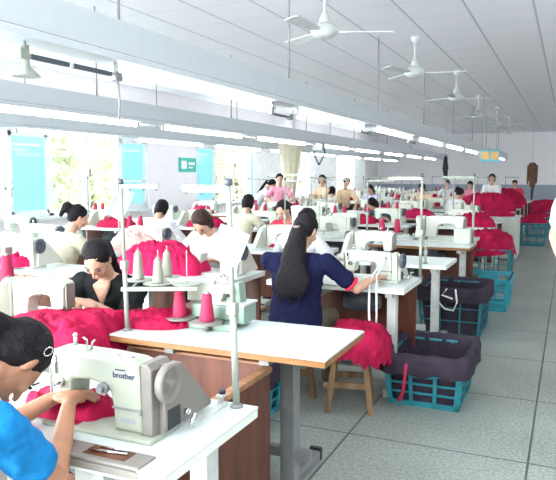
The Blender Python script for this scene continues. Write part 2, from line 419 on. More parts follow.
# small things fixed under the near trough
t = thing('cable_rail', 'short dark metal rail clamped under the nearest light trough', 'rail', (-2.3, 2.62, 2.095))
MB().box(-.012, -.28, -.012, .012, -.03, .012, .003).box(-.012, 0, -.012, .012, .3, .012, .003).build('bar', M['machine_dark'], t)
MB().box(-.02, .32, -.03, .02, .38, .02, .006).build('clamp', M['steel'], t)
MB().box(-.02, -.36, -.02, .02, -.3, .03, .006).build('clamp', M['stand'], t)
MB().tube([(0, .36, -.03), (0, .37, -.15), (0, .36, -.25)], .006).build('cord', M['rod'], t)
t = thing('bell_shade', 'small white cone shade hanging under the nearest light trough', 'lamp', (-2.3, 2.31, 2.0))
MB().lathe((0, 0, 0), [(.065, 0), (.06, .006), (.02, .045), (.016, .1), (.018, .14)], 20).build('shade', M['stand'], t)
MB().cyl((0, 0, .13), (0, 0, .165), .006).build('stem', M['rod'], t)
for yy, lb in ((5.2, 'joint bracket under the trough beside the second hanging rod'), (7.75, 'joint bracket under the trough beyond the second hanging rod'), (10.3, 'joint bracket under the trough, third along the aisle')):
    t = thing('conduit_bracket', 'dark ' + lb, 'bracket', (-2.3, yy, 2.06))
    MB().box(-.01, -.2, -.01, .01, .16, .01, .003).build('bar', M['machine_dark'], t)
    MB().box(-.02, .16, -.02, .02, .24, .03, .004).build('clamp', M['steel'], t); MB().box(-.02, -.22, -.01, .02, -.18, .1, .003).build('hanger', M['steel'], t)

# ------------------------------------------------------------------ ceiling fans
def fan(x, y, z, a, label):
    t = thing('ceiling_fan', label, 'ceiling fan', (x, y, z), a, 'white ceiling fans')
    MB().cyl((0, 0, .08), (0, 0, ZC - z - .05), .013).build('down_rod', M['fan'], t)
    MB().lathe((0, 0, ZC - z - .09), [(.02, 0), (.05, .05), (.055, .09)], 16).build('canopy', M['fan'], t); MB().lathe((0, 0, .07), [(.045, 0), (.05, .03), (.02, .11)], 16).build('rod_cover', M['fan'], t)
    MB().lathe((0, 0, -.06), [(.04, 0), (.09, .015), (.125, .05), (.125, .08), (.10, .11), (.05, .14)], 24).build('motor', M['fan'], t)
    for k in range(3):
        q = 2 * PI * k / 3; R_ = Matrix.Rotation(q, 4, 'Z') @ Matrix.Rotation(math.radians(10), 4, 'X')
        b = MB(); b.prism([(.13, -.02), (.2, -.055), (.62, -.07), (.64, 0), (.62, .06), (.2, .045), (.13, .02)], -.004, .004, 'Z')
        for v in b.bm.verts: v.co = R_ @ v.co
        bl = b.build('blade', M['fan'], t)
        b = MB(); b.box(.09, -.015, -.005, .2, .015, .01)
        for v in b.bm.verts: v.co = R_ @ v.co
        b.build('blade_arm', M['fan'], bl)
FL = ['ceiling fan closest to the camera', 'ceiling fan second from the camera', 'ceiling fan third from the camera', 'ceiling fan fourth along the ceiling', 'ceiling fan fifth along the ceiling', 'ceiling fan furthest down the hall']
for i, (x, y) in enumerate([(-2.1, 5.74), (-1.87, 8.47), (-1.82, 11.47), (-1.91, 15.1), (-1.8, 18.0), (-1.75, 21)]):
    fan(x, y, 2.85, (.42, .2, .5, .35, .1, .6)[i], 'white three-bladed ' + FL[i])

# ------------------------------------------------------------------ tables
def table(x0, y0, x1, y1, label, edge='edge_white', panel=False, drawer=True, leg='steel', group=None, rz=0, posty=.6, round_corner=False, legin=.2, motor=True):
    cx, cy = (x0 + x1) / 2, (y0 + y1) / 2; hx, hy = (x1 - x0) / 2, (y1 - y0) / 2
    t = thing('sewing_table', label, 'table', (cx, cy, 0), rz, group)
    th = .032
    if round_corner:
        pts = []
        for (sx, sy, a0) in ((1, 1, 0), (-1, 1, 90), (-1, -1, 180), (1, -1, 270)):
            for k in range(5):
                a = math.radians(a0 + k * 22.5); pts.append((sx * (hx - .06) + .06 * math.cos(a), sy * (hy - .06) + .06 * math.sin(a)))
        MB().prism(pts, TZ - th, TZ, 'Z', .004).build('tabletop', M['white_top'], t)
    else:
        MB().box(-hx, -hy, TZ - .010, hx, hy, TZ, .004).build('tabletop', M['white_top'], t)
        MB().box(-hx + .002, -hy + .002, TZ - th - .006, hx - .002, hy - .002, TZ - .0095, .003).build('table_edge', M[edge], t)
    lm = M[leg]
    for s in (-1, 1):
        x = s * (hx - legin) if leg == 'steel' else s * (hx - .12)
        py = -hy + 2 * hy * posty
        w_ = .038 if leg == 'steel' else .032
        lg = MB().box(x - w_, py - .04, .05, x + w_, py + .04, TZ - .04, .006).build('leg', lm, t)
        MB().box(x - .03, -hy + .04, .0, x + .03, hy + .14, .055, .008).build('foot', lm, lg)
        MB().box(x - .034, hy + .13, .0, x + .034, hy + .16, .07, .006).build('foot_cap', M['black'], lg)
        MB().box(x - .025, -hy + .05, TZ - .075, x + .025, hy - .05, TZ - .04, .003).build('top_bracket', lm, lg)
    MB().box(-hx + .2, -hy + 2 * hy * posty - .02, .16, hx - .2, -hy + 2 * hy * posty + .02, .21, .003).build('stretcher', lm, t)
    if panel:
        MB().box(-hx + .05, hy - .05, .2, hx - .03, hy - .03, TZ - .04).build('modesty_panel', M['panel'], t)
    if motor:
        mo_ = MB().cyl((hx * .45, .06, TZ - .17), (hx * .45 - .24, .06, TZ - .17), .075, n=20).box(hx * .45 - .2, .0, TZ - .14, hx * .45 - .04, .12, TZ - .04, .004).build('motor', M['machine_dark'], t)
        MB().lathe((hx * .45 + .005, .06, TZ - .17), [(.03, 0), (.05, .004), (.05, .02), (.03, .024)], 20, 'X').build('pulley', M['steel'], mo_)
        MB().box(-.13, -.12, .20, .13, .10, .215, .003, Matrix.Rotation(.15, 4, 'X')).build('pedal', M['steel'], t)
    if drawer:
        d = MB().box(-hx + .12, -hy + .03, TZ - .10, -hx + .42, -hy + .3, TZ - .04, .004).build('drawer', M['lightsteel'], t)
        MB().box(-hx + .22, -hy + .015, TZ - .08, -hx + .32, -hy + .032, TZ - .065, .003).build('handle', M['chrome'], d)
    return t

# ------------------------------------------------------------------ lockstitch machine
def machine(label, loc, rz, near=True, body='machine', cover='machine_grey', group='industrial sewing machines', wheel=None):
    t = thing('sewing_machine', label, 'sewing machine', loc, rz, group)
    mb, mc = M[body], M[cover]
    bb = MB().box(-.235, -.085, 0, .20, .085, .014, .004).build('bed', mb, t)
    if near:
        MB().box(-.15, -.07, .0135, -.1, .03, .0155).build('needle_plate', M['chrome'], bb)
    # arm: side outline with an open throat
    out = [(-.225, .20), (-.235, .225), (-.225, .245), (-.20, .252), (.0, .25), (.10, .245), (.135, .235), (.14, .20), (.145, .014), (.035, .014), (.032, .09),
           (.02, .135), (-.01, .155), (-.06, .165), (-.125, .16), (-.135, .15), (-.14, .09), (-.15, .075), (-.21, .075), (-.222, .10)]
    MB().prism(out, -.05, .05, 'Y', .013).build('arm', mb, t)
    MB().box(-.243, -.036, .09, -.232, .036, .235, .004).build('face_plate', mb if not near else M['machine_grey'], t)
    # right hand casing and belt guard running back
    MB().prism([(.146, .014), (.186, .014), (.186, .225), (.17, .245), (.146, .245)], -.055, .058, 'Y', .006).build('end_cover', mc, t)
    g = MB().prism([(-.02, .015), (.27, .015), (.275, .03), (.09, .22), (.0, .235)], .158, .206, 'X', .008).build('belt_guard', mc, t)
    if near: MB().box(.2055, .0, .02, .208, .07, .085).build('guard_opening', M['black'], g)
    MB().lathe((.205, -.012, .182), [(.055, 0), (.062, .008), (.062, .026), (.055, .032), (.046, .028), (.042, .018), (.02, .018), (.018, .03), (.006, .032)], 28, 'X').build('hand_wheel', M[wheel] if wheel else mc, t)
    # needle bar, presser foot
    MB().cyl((-.185, -.01, .02), (-.185, -.01, .08), .0035, n=8).build('needle_bar', M['chrome'], t)
    MB().cyl((-.175, .012, .03), (-.175, .012, .085), .004, n=8).box(-.192, -.025, .018, -.168, .02, .028, .002).build('presser_foot', M['chrome'], t)
    MB().cyl((-.175, .02, .245), (-.175, .02, .285), .006, n=10).ball((-.175, .02, .287), .009, 10).build('pressure_screw', M['chrome'], t)
    if near:
        MB().cyl((.0, -.065, .148), (.0, -.048, .148), .02, n=20).cyl((.0, -.078, .148), (.0, -.06, .148), .011, n=16).build('tension_dial', M['steel'], t)
        MB().cyl((-.18, -.062, .145), (-.18, -.048, .145), .018, n=20).cyl((-.18, -.08, .145), (-.18, -.06, .145), .008, n=12).build('thread_tension', M['chrome'], t)
        MB().box(.035, -.056, .088, .15, -.049, .094, .001).box(.142, -.062, .08, .15, -.05, .1, .001).build('stitch_lever', M['steel'], t)
        MB().box(.062, -.052, .045, .118, -.0495, .06).build('rating_plate', M['greyhead'], t)
        MB().tube([(-.1, -.01, .25), (-.1, -.01, .285), (-.115, -.01, .292)], .0035).tube([(-.09, .0, .25), (-.085, .0, .275), (-.075, 0, .285)], .0035).cyl((-.1, -.01, .25), (-.1, -.01, .256), .012).build('thread_guide', M['chrome'], t)
        MB().box(-.21, -.056, .205, -.195, -.048, .235, .001).box(-.2, -.06, .17, -.195, -.05, .21).build('take_up_lever', M['chrome'], t)
        for x in (.03, .085): MB().cyl((x, -.01, .2475), (x, -.01, .2515), .006, n=10).build('oil_cap', M['greyhead'], t)
        MB().tube([(.24, .08, .01), (.245, .1, .05)], .008).cyl((.208, .1, .05), (.222, .1, .05), .01).cyl((.222, .1, .05), (.226, .1, .05), .006).build('bobbin_post', M['chrome'], t)
        MB().box(.208, .15, .0, .24, .33, .006).box(.212, .30, .0, .222, .33, .045, .002).box(.212, .29, .035, .24, .325, .045, .002).build('bobbin_winder', M['lightsteel'], t)
        MB().cyl((.228, .31, .045), (.228, .31, .06), .012).build('winder_wheel', M['black'], t)
    return t
def logo(t, txt, size, loc, m='logo'):
    cu = bpy.data.curves.new('logo_text', 'FONT'); cu.body = txt; cu.size = size; cu.extrude = .0006; cu.align_x = 'CENTER'; cu.offset = size * .012
    o = bpy.data.objects.new('tmp', cu); COL.objects.link(o)
    dg = bpy.context.evaluated_depsgraph_get(); dg.update()
    me = bpy.data.meshes.new_from_object(o.evaluated_get(dg)); me.name = 'logo_text'; bpy.data.objects.remove(o)
    me.transform(Matrix.Rotation(PI / 2, 4, 'X')); me.materials.clear(); me.materials.append(M[m])
    return link('logo_text', me, t, loc)

# ------------------------------------------------------------------ thread stands and cones
def thread_cone(x, y, z, col, label, h=.13, r=.034, group='thread cones'):
    t = thing('thread_cone', label, 'thread cone', (x, y, z), 0, group)
    MB().lathe((0, 0, .004), [(r * .98, 0), (r, .006), (r * .62, h - .005), (r * .55, h)], 20).build('thread', M[col], t)
    MB().lathe((0, 0, 0), [(r * .7, 0), (r * .7, .004), (r * .34, h + .005), (r * .34, h + .014), (r * .2, h + .014)], 14).build('core', M['greyhead'], t)
    return t
CONE = {}
def cone(x, y, z, col, label, h=.13, r=.034):
    k = (col, h, r)
    if k in CONE: return copy_tree(CONE[k], (x, y, z), 0, label)
    CONE[k] = thread_cone(x, y, z, col, label, h, r); return CONE[k]

def stand(x, y, label, arm=(-.4, 0), top=1.5, tray=None, lean=(0, 0), base=TZ, discs=(), r=.010):
    """pole on the table with a thread arm; tray = (dx, dy, z) end of the spool bar; discs = spool discs along it"""
    t = thing('thread_stand', label, 'thread stand', (x, y, base), 0, 'thread stands on the tables')
    H = top - base; lx, ly = lean
    MB().cyl((0, 0, 0), (lx * .45, ly * .45, H * .45), r * 1.15, n=12).cyl((lx * .45, ly * .45, H * .45), (lx, ly, H), r * .85, n=12).build('pole', M['stand'], t)
    MB().lathe((0, 0, 0), [(r * 2.2, 0), (r * 2.2, .006), (r * 1.3, .012)], 14).build('base_ring', M['steel'], t)
    MB().box(lx * .45 - r * 1.6, ly * .45 - r * 1.6, H * .45 - .02, lx * .45 + r * 1.6, ly * .45 + r * 1.6, H * .45 + .02, .003).build('clamp', M['stand'], t)
    MB().cyl((lx, ly, H - .005), (lx, ly, H + .02), r * 1.3, n=12).build('cap', M['machine_dark'], t)
    if arm:
        d = V((arm[0], arm[1], 0)); L_ = d.length; an = math.atan2(d.y, d.x)
        mt_ = Matrix.Translation((lx, ly, H - .015)) @ Matrix.Rotation(an, 4, 'Z')
        a = MB().box(0, -.006, -.01, L_, .006, .01, .002, mt_)
        ao = a.build('thread_arm', M['stand'], t)
        b = MB()
        for k in range(3):
            p = mt_ @ V((L_ * (.25 + .35 * k), 0, 0)); b.cyl(p + V((0, 0, -.02)), p + V((0, 0, .016)), .005, n=8)
        b.build('thread_eye', M['chrome'], ao)
    if tray:
        dx, dy, z = tray; z -= base
        d = V((dx, dy, 0)); an = math.atan2(dy, dx)
        MB().box(-.02, -.012, -.02, d.length, .012, 0, .003, Matrix.Translation((lx * .4, ly * .4, z - .004)) @ Matrix.Rotation(an, 4, 'Z')).build('spool_bar', M['stand'], t)
        for (px_, py_) in discs:
            q = V((px_ - x, py_ - y, 0)); dd = d.normalized(); along = q.dot(dd); foot = dd * along
            b = MB().lathe((q.x, q.y, z - .003), [(.075, 0), (.078, .002), (.075, .004), (.02, .005)], 24)
            if (q - foot).length > .02: b.tube([(foot.x, foot.y, z - .012), (q.x, q.y, z - .008)], .006)
            b.cyl((q.x, q.y, z), (q.x, q.y, z + .17), .003, n=6).build('spool_disc', M['stand'], t)
    return t

# ------------------------------------------------------------------ cloth heaps
def heap(cx, cy, z, sx, sy, h, label, col='crimson', seed=0, n=46, rot=0, drape=None, group='heaps of red garment pieces', name='fabric_heap', flat=.7, cat='fabric heap', freq=4.2):
    b = bmesh.new(); g = []; cr, sr = math.cos(rot), math.sin(rot)
    for i in range(n + 1):
        row = []
        for j in range(n + 1):
            u, v = 2 * i / n - 1, 2 * j / n - 1
            # square to disc
            x = u * math.sqrt(1 - v * v / 2); y = v * math.sqrt(1 - u * u / 2); r = min(1, math.hypot(x, y))
            a = math.atan2(y, x); R_ = 1 + .22 * noise.noise(V((math.cos(a) * 1.8 + seed, math.sin(a) * 1.8, seed * 1.7)))
            px = x * R_ * sx; py = y * R_ * sy
            sc_ = freq / max(.25, (sx + sy) * .5) * .5
            ca, sa = math.cos(seed * 1.3), math.sin(seed * 1.3); qx, qy = px * ca - py * sa, px * sa + py * ca
            p = V((qx * sc_ * .75 + seed * 3, qy * sc_ * 2.1, seed)); wv = noise.noise_vector(V((px * sc_ * .8, py * sc_ * .8, seed))) * 1.3
            n1 = 1 - 2 * abs(noise.noise((p + wv) * 1.0)); n2 = 1 - 2 * abs(noise.noise((p + wv) * 2.3 + V((9, 3, 1))))
            prof = (1 - r ** 2.6) ** flat if r < 1 else 0
            am = min(h, .16) / h; hz = h * prof * (.52 + .34 * (am * n1 + (1 - am) * .6) + .16 * (am * n2 + (1 - am) * .5)) + (.012 + .012 * n2) * (1 if r < .999 else 0)
            wx, wy = cx + px * cr - py * sr, cy + px * sr + py * cr
            zz = z + max(0.002, hz)
            if drape:
                x0, y0, x1, y1, dl = drape
                ov = max(x0 - wx, wx - x1, y0 - wy, wy - y1)
                if ov > 0:
                    k = min(1, ov / .16); fall = dl * k * (1 + .3 * n1)
                    if wx > x1: wx = x1 + .018 + .05 * k + .015 * n2
                    if wx < x0: wx = x0 - .018 - .05 * k
                    if wy < y0: wy = y0 - .018 - .05 * k - .02 * n1
                    if wy > y1: wy = y1 + .018 + .05 * k
                    zz = z + .006 - fall + .01
            row.append(b.verts.new((wx - cx, wy - cy, zz - z)))
        g.append(row)
    for i in range(n):
        for j in range(n):
            f = b.faces.new((g[i][j], g[i + 1][j], g[i + 1][j + 1], g[i][j + 1])); f.smooth = True
    bmesh.ops.recalc_face_normals(b, faces=b.faces[:])
    if b.faces[n * n // 2 + n // 2].normal.z < 0: bmesh.ops.reverse_faces(b, faces=b.faces[:])
    ed = [e for e in b.edges if e.is_boundary]
    r = bmesh.ops.extrude_edge_only(b, edges=ed)
    for v in [q for q in r['geom'] if isinstance(q, bmesh.types.BMVert)]: v.co.z -= .002
    me = bpy.data.meshes.new(name); b.to_mesh(me); b.free(); me.materials.append(M[col])
    return tag(link(name, me, None, (cx, cy, z)), label, cat, group)

# ------------------------------------------------------------------ crates
def crate(x0, y0, x1, y1, h, label, col, liner=False, rows=4, cols=3, grid=False, strap=False, taper=.03):
    cx, cy = (x0 + x1) / 2, (y0 + y1) / 2; hx, hy = (x1 - x0) / 2, (y1 - y0) / 2
    t = thing('plastic_crate', label, 'crate', (cx, cy, 0), 0, 'teal plastic crates along the aisle')
    b = MB(); bar = .016 if grid else .024
    for (ax, sgn) in (('x', -1), ('x', 1), ('y', -1), ('y', 1)):
        L_ = hx if ax == 'y' else hy; o = hy if ax == 'y' else hx
        def bx(u0, u1, z0, z1, th=.008):
            if ax == 'y': b.box(u0, sgn * o - th, z0, u1, sgn * o + th, z1)
            else: b.box(sgn * o - th, u0, z0, sgn * o + th, u1, z1)
        bx(-L_, L_, 0, .035); bx(-L_, L_, h - .045, h); bx(-L_, L_, h - .016, h, .018)
        nc = cols if L_ < .4 else cols + 1
        for k in range(nc + 1):
            u = -L_ + 2 * L_ * k / nc; wv = bar * (1.4 if k in (0, nc) else .55)
            bx(max(-L_, u - wv), min(L_, u + wv), 0, h)
        for k in range(1, rows):
            z = .03 + (h - .07) * k / rows; bx(-L_, L_, z - bar * .3, z + bar * .3, .005)
        if not grid:
            bx(-L_ * .3, L_ * .3, h * .62, h - .03, .006)
    for v in b.bm.verts:
        k = 1 - taper * (1 - v.co.z / h) / max(hx, .01) * 1.0
        v.co.x *= k; v.co.y *= k
    b.build('lattice', M[col], t)
    MB().box(-hx + .03, -hy + .03, .008, hx - .03, hy - .03, .018).build('crate_floor', M[col], t)
    if liner:
        n = 28; bm = bmesh.new()
        prof = [(-.05, .03), (-.035, .1), (-.028, h * .6), (-.016, h - .01), (-.006, h + .034), (.036, h + .036), (.046, h - .005), (.048, h - .10)]
        rings = []
        corners = []
        per = []
        for k in range(4 * n):
            s = k // n; f = (k % n) / n
            P = [(-1, -1), (1, -1), (1, 1), (-1, 1)]; a, c = P[s], P[(s + 1) % 4]
            per.append((a[0] + (c[0] - a[0]) * f, a[1] + (c[1] - a[1]) * f, k))
        for pi_, (off, z) in enumerate(prof):
            ring = []
            for (ux, uy, k) in per:
                wob = .008 * noise.noise(V((ux * 4, uy * 4, z * 6 + cx))) * 2
                ox = off + wob * (1 if pi_ > 1 else .5)
                zz = z + (.009 * noise.noise(V((ux * 3 + cy, uy * 3, 5))) * (2.4 if pi_ == 7 else 1))
                rr = (abs(ux) ** 8 + abs(uy) ** 8) ** (1 / 8)
                ring.append(bm.verts.new((ux / rr * (hx + ox), uy / rr * (hy + ox), max(.02, zz))))
            rings.append(ring)
        m_ = len(per)
        for a, c in zip(rings, rings[1:]):
            for k in range(m_):
                f = bm.faces.new((a[k], a[(k + 1) % m_], c[(k + 1) % m_], c[k])); f.smooth = True
        bm.faces.new(rings[0])
        me = bpy.data.meshes.new('liner'); bm.to_mesh(me); bm.free(); me.materials.append(M['liner']); link('liner', me, t)
    if strap:
        MB().tube([(-hx * .38, -hy - .045, h - .02), (-hx * .4, -hy - .05, h - .12), (-hx * .45, -hy - .04, h - .22), (-hx * .55, -hy - .045, .05)], [.012, .011, .012, .016]).build('drawstring', M['redcone'], t)
    return t

# ------------------------------------------------------------------ stools
def stool(x, y, label, h=.45, rz=0, w_=.15):
    t = thing('stool', label, 'stool', (x, y, 0), rz, 'wooden stools')
    MB().box(-w_, -w_, h - .03, w_, w_, h, .006).build('seat', M['stool'], t)
    b = MB()
    for sx, sy in ((1, 1), (1, -1), (-1, 1), (-1, -1)):
        m_ = MB(); m_.box(-.018, -.018, 0, .018, .018, h - .03, .002)
        for v in m_.bm.verts:
            k = v.co.z / h; v.co.x += sx * (w_ + .01 - .05 * k); v.co.y += sy * (w_ + .01 - .05 * k)
        m_.build('leg', M['stool'], t)
    for yy in (-w_, w_ - .02): MB().box(-w_ + .02, yy, .16, w_ - .02, yy + .02, .2).build('stretcher', M['stool'], t)
    return t

# ------------------------------------------------------------------ people
def ik(S, W, a, b, pole):
    S, W, pole = V(S), V(W), V(pole); d = W - S; L_ = d.length
    if L_ > (a + b) * .995: W = S + d * ((a + b) * .995 / L_); d = W - S; L_ = d.length
    k = (a * a - b * b + L_ * L_) / (2 * L_); hgt = math.sqrt(max(0, a * a - k * k)); u = d / L_
    p = (pole - u * pole.dot(u)).normalized()
    return S + u * k + p * hgt, W

def person(label, loc, rz, lean=18, nod=35, turn=0, hands=((.16, .38, .84), (-.16, .38, .84)), shirt='whiteshirt', pants='dark', hair='tail', skin='skin', hm='hair',
           standing=False, near=False, sleeve=.6, face=False, vox=None, hip_h=None, cuff=None, width=1.0, sz=1.0, elbow_out=(.8, .8), legs_in=False, hairband=None, clip=None, vneck=False, group='people working at the sewing tables'):
    t = thing('person', label, 'person', loc, rz, group)
    vx = vox or (.0062 if near else .014)
    hz = hip_h or (.55 if not standing else .93); X = V((1, 0, 0))
    Lr = math.radians(lean); hip = V((0, 0, hz)); tr = V((0, math.sin(Lr), math.cos(Lr)))
    RT = Matrix.Rotation(-Lr, 3, 'X')
    Nr = math.radians(nod); Tt = math.radians(turn)
    neck = hip + tr * .47 * sz
    u = V((0, math.sin(Nr), math.cos(Nr))); RH = Matrix.Rotation(Tt, 3, 'Z') @ Matrix.Rotation(-Nr, 3, 'X')
    hu = RH @ V((0, 0, 1)); hf = RH @ V((0, 1, 0)); hx = RH @ V((1, 0, 0))
    nu = (tr + hu).normalized()
    skull = neck + nu * .07 + hu * .115 + hf * .012
    sh = hip + tr * .425 * sz
    b = MB()
    # head, jaw, neck
    b.hull([(skull + hu * .02 - hf * .012, (.073, .086, .085), RH), (skull + hu * .0 + hf * .01, (.066, .078, .08), RH)], 14)
    b.hull([(skull - hu * .02 + hf * .022, (.060, .060, .055), RH), (skull - hu * .088 + hf * .050, (.022, .02, .018), RH)], 12)
    b.hull([(neck - tr * .02, .052), (skull - hu * .06 - hf * .012, .047)], 10)
    if near or face:
        b.hull([(skull + hf * .086 + hu * .012, .007), (skull + hf * .102 - hu * .022, .011)], 8)
        b.ball(skull + hf * .084 - hu * .052, (.022, .01, .009), 8, RH)
        for s in (-1, 1): b.hull([(skull + hx * s * .074 + hu * .008 - hf * .008, (.008, .014, .02), RH), (skull + hx * s * .072 - hu * .02 - hf * .002, (.007, .009, .012), RH)], 8)
        for s in (-1, 1): b.ball(skull + hx * s * .034 + hf * .060 - hu * .02, (.024, .02, .022), 8, RH)
    if vneck:
        fq = RT @ V((0, 1, 0))
        b.hull([(sh + tr * .035 + X * .045 + fq * .085, .012), (sh + tr * .035 - X * .045 + fq * .085, .012), (sh - tr * .075 + fq * .119, .007), (sh - tr * .03 + fq * .112, .011), (neck, .02)], 8)
    # torso inside the clothes
    W_ = width
    b.hull([(hip, (.125 * W_, .085, .09)), (hip + tr * .2 * sz, (.105 * W_, .075, .07), RT)], 12)
    b.hull([(hip + tr * .2 * sz, (.105 * W_, .075, .07), RT), (hip + tr * .36 * sz, (.125 * W_, .085, .08), RT)], 12)
    b.hull([(sh - X * .13 * W_, .038), (sh + X * .13 * W_, .038), (neck, .045)], 10)
    arms = []
    for i, s in enumerate((1, -1)):
        S = sh + X * s * .165 * W_
        E, Wr = ik(S, hands[i], .27, .235, (s * elbow_out[i], -.15, -.75))
        arms.append((S, E, Wr))
        b.hull([(S, .042), (E, .034)], 10); b.hull([(E, .036), (E.lerp(Wr, .4), .034)], 10); b.hull([(E.lerp(Wr, .35), .035), (Wr, .023)], 10)
        d = (Wr - E).normalized(); d2 = (d + V((-s * .25, .25, -.28))).normalized()
        side = d2.cross(V((0, 0, 1))).normalized(); up = side.cross(d2).normalized()
        if near:
            P0, P1 = Wr + d2 * .015, Wr + d2 * .078
            b.hull([(P0, .02), (P1 + side * .028, .0125), (P1 - side * .028, .0125)], 8)
            for k, (o_, ln) in enumerate(((-.030, .062), (-.010, .072), (.010, .068), (.030, .054))):
                q0 = P1 + side * o_; q1 = q0 + (d2 - up * .25).normalized() * ln * .5; q2 = q1 + (d2 - up * .9).normalized() * ln * .5
                b.hull([(q0, .0105), (q1, .0095)], 8); b.hull([(q1, .0095), (q2, .008)], 8)
            inn = side * (-s if side.x > 0 else s)
            q0 = Wr + d2 * .028; q1 = q0 + (d2 * .5 + inn * .8).normalized() * .05; q2 = q1 + (d2 * .9 + inn * .1 - up * .3).normalized() * .036
            b.hull([(q0, .014), (q1, .0115)], 8); b.hull([(q1, .0115), (q2, .0095)], 8)
        else:
            b.hull([(Wr, .022), (Wr + d2 * .07, (.03, .03, .018))], 8)
            for o_ in (-.022, -.008, .008, .022): b.hull([(Wr + d2 * .06 + side * o_, .0095), (Wr + d2 * .13 + side * o_ * 1.2 - up * .02, .0085)], 6)
            b.hull([(Wr + d2 * .02, .012), (Wr + d2 * .06 + side * (.04 if side.x * s < 0 else -.04), .01)], 6)
    lg = []
    for s in (1, -1):
        Hh = hip + X * s * .085
        if standing: K = Hh + V((s * .01, .03, -.43)); A = V((Hh.x + s * .01, 0, .08))
        else:
            K = Hh + V((s * .07, .38, -.02)); A = V((K.x, K.y - .06, .08))
            if legs_in: K = Hh + V((s * .10, .33, -.03)); A = V((K.x, K.y - .12, .08))
        lg.append((Hh, K, A)); b.hull([(Hh, .07), (K, .045)], 10); b.hull([(K, .046), (K.lerp(A, .35), .045)], 10); b.hull([(K.lerp(A, .3), .046), (A, .028)], 10)
        b.hull([(A - V((0, .02, .045)), (.032, .04, .032)), (A + V((0, .13, -.058)), (.036, .04, .02))], 8)
    b.remesh('body', M[skin], t, vx, 3)
    # shirt
    c = MB()
    c.hull([(hip + tr * .02, (.158 * W_, .118, .085), RT), (hip + tr * .2 * sz, (.138 * W_, .108, .08), RT)], 14)
    c.hull([(hip + tr * .2 * sz, (.138 * W_, .108, .08), RT), (hip + tr * .35 * sz, (.158 * W_, .116, .085), RT)], 14)
    c.hull([(hip + tr * .33 * sz, (.15 * W_, .108, .06), RT), (sh + X * .15 * W_, .055), (sh - X * .15 * W_, .055), (neck - tr * .035, .06)], 12)
    for (S, E, Wr) in arms:
        if sleeve <= 1: c.hull([(S, .064), (S.lerp(E, sleeve), .058)], 12)
        else:
            c.hull([(S, .062), (E, .05)], 12); c.hull([(E, .05), (E.lerp(Wr, sleeve - 1), .042)], 12)
    c.remesh('shirt', M[shirt], t, vx * 1.15, 3, wrinkle=.006 if near else .006, seed=loc[0] * 3)
    if cuff:
        for (S, E, Wr) in arms:
            p = S.lerp(E, sleeve + .17); d = (E - S).normalized(); MB().cyl(p - d * .010, p + d * .010, .0565, .0565, 24).build('sleeve_hem', M[cuff], t)
    q = MB()
    q.hull([(hip - V((0, 0, .02)), (.16 * W_, .125, .10))], 12)
    for (Hh, K, A) in lg:
        q.hull([(Hh, .092), (K, .066)], 12); q.hull([(K, .066), (A + V((0, 0, .03)), .05)], 12)
    q.remesh('trousers', M[pants], t, vx * 1.3, 3, wrinkle=.006)
    # hair
    h = MB()
    h.hull([(skull + hu * .034 - hf * .026, (.084, .088, .082), RH), (skull + hu * .01 - hf * .04, (.080, .072, .080), RH)], 16)
    h.hull([(skull - hf * .05 - hu * .02, (.068, .05, .06), RH)], 12)
    bk = skull - hf * .105 + hu * .01
    if hair == 'bun':
        h.hull([(skull - hf * .08 + hu * .03, .03), (skull - hf * .14 + hu * .035, (.042, .045, .052), RH)], 12)
        h.hull([(skull - hf * .15 + hu * .02, (.03, .03, .04), RH), (skull - hf * .15 - hu * .05, (.02, .02, .03), RH)], 10)
    elif hair == 'tail':
        p1 = bk - hf * .03 - hu * .05; p2 = neck - tr * .10 + V((0, -.12, 0))
        h.hull([(bk + hf * .02, .035), (p1, .03)], 10); h.hull([(p1, .03), (p2, (.034, .022, .05))], 10)
    elif hair == 'long':
        p0 = skull - hf * .075 - hu * .03; p1 = neck + V((0, -.10, -.02)) - X * .01; p2 = hip + tr * .33 * sz + V((.01, -.15, 0)); p3 = hip + tr * .25 * sz + V((.0, -.155, 0))
        h.hull([(p0, .055), (p1, (.09, .045, .05))], 12); h.hull([(p1, (.078, .04, .05)), (p2, (.115, .026, .06))], 12); h.hull([(p2, (.125, .026, .06)), (p3, (.10, .016, .05))], 12)
        for k in range(9):
            xx = -.15 + .028 * k; h.hull([(p2 + X * (xx + .02) * .8, .014), (p3 + X * xx * .75 + V((0, .0, -.03 - .03 * ((k * 7) % 3))), .008)], 6)
    elif hair == 'bob':
        for s in (-1, 1): h.hull([(skull + hx * s * .066 - hf * .02 + hu * .02, (.022, .05, .05), RH), (skull + hx * s * .066 - hf * .01 - hu * .065, (.018, .035, .03), RH)], 10)
        h.hull([(skull - hf * .06, (.07, .05, .06), RH), (skull - hf * .065 - hu * .07, (.062, .035, .03), RH)], 12)
    ho = h.remesh('hair', M[hm], t, vx * 1.1, 3, wrinkle=.003)
    if hairband: MB().lathe((0, 0, 0), [(.03, -.01), (.036, 0), (.03, .01)], 14).build('hair_tie', M[hairband], t, bk - hu * .03)
    if clip:
        b2 = MB(); p = skull + hx * clip[0] - hf * clip[1] + hu * clip[2]
        for k in range(10):
            a0, a1 = 2 * PI * k / 10, 2 * PI * (k + 1) / 10
            b2.cyl(p + hf * .011 * math.cos(a0) + hu * .016 * math.sin(a0), p + hf * .011 * math.cos(a1) + hu * .016 * math.sin(a1), .0025, n=6)
        b2.build('hair_clip', M['chrome'], ho)
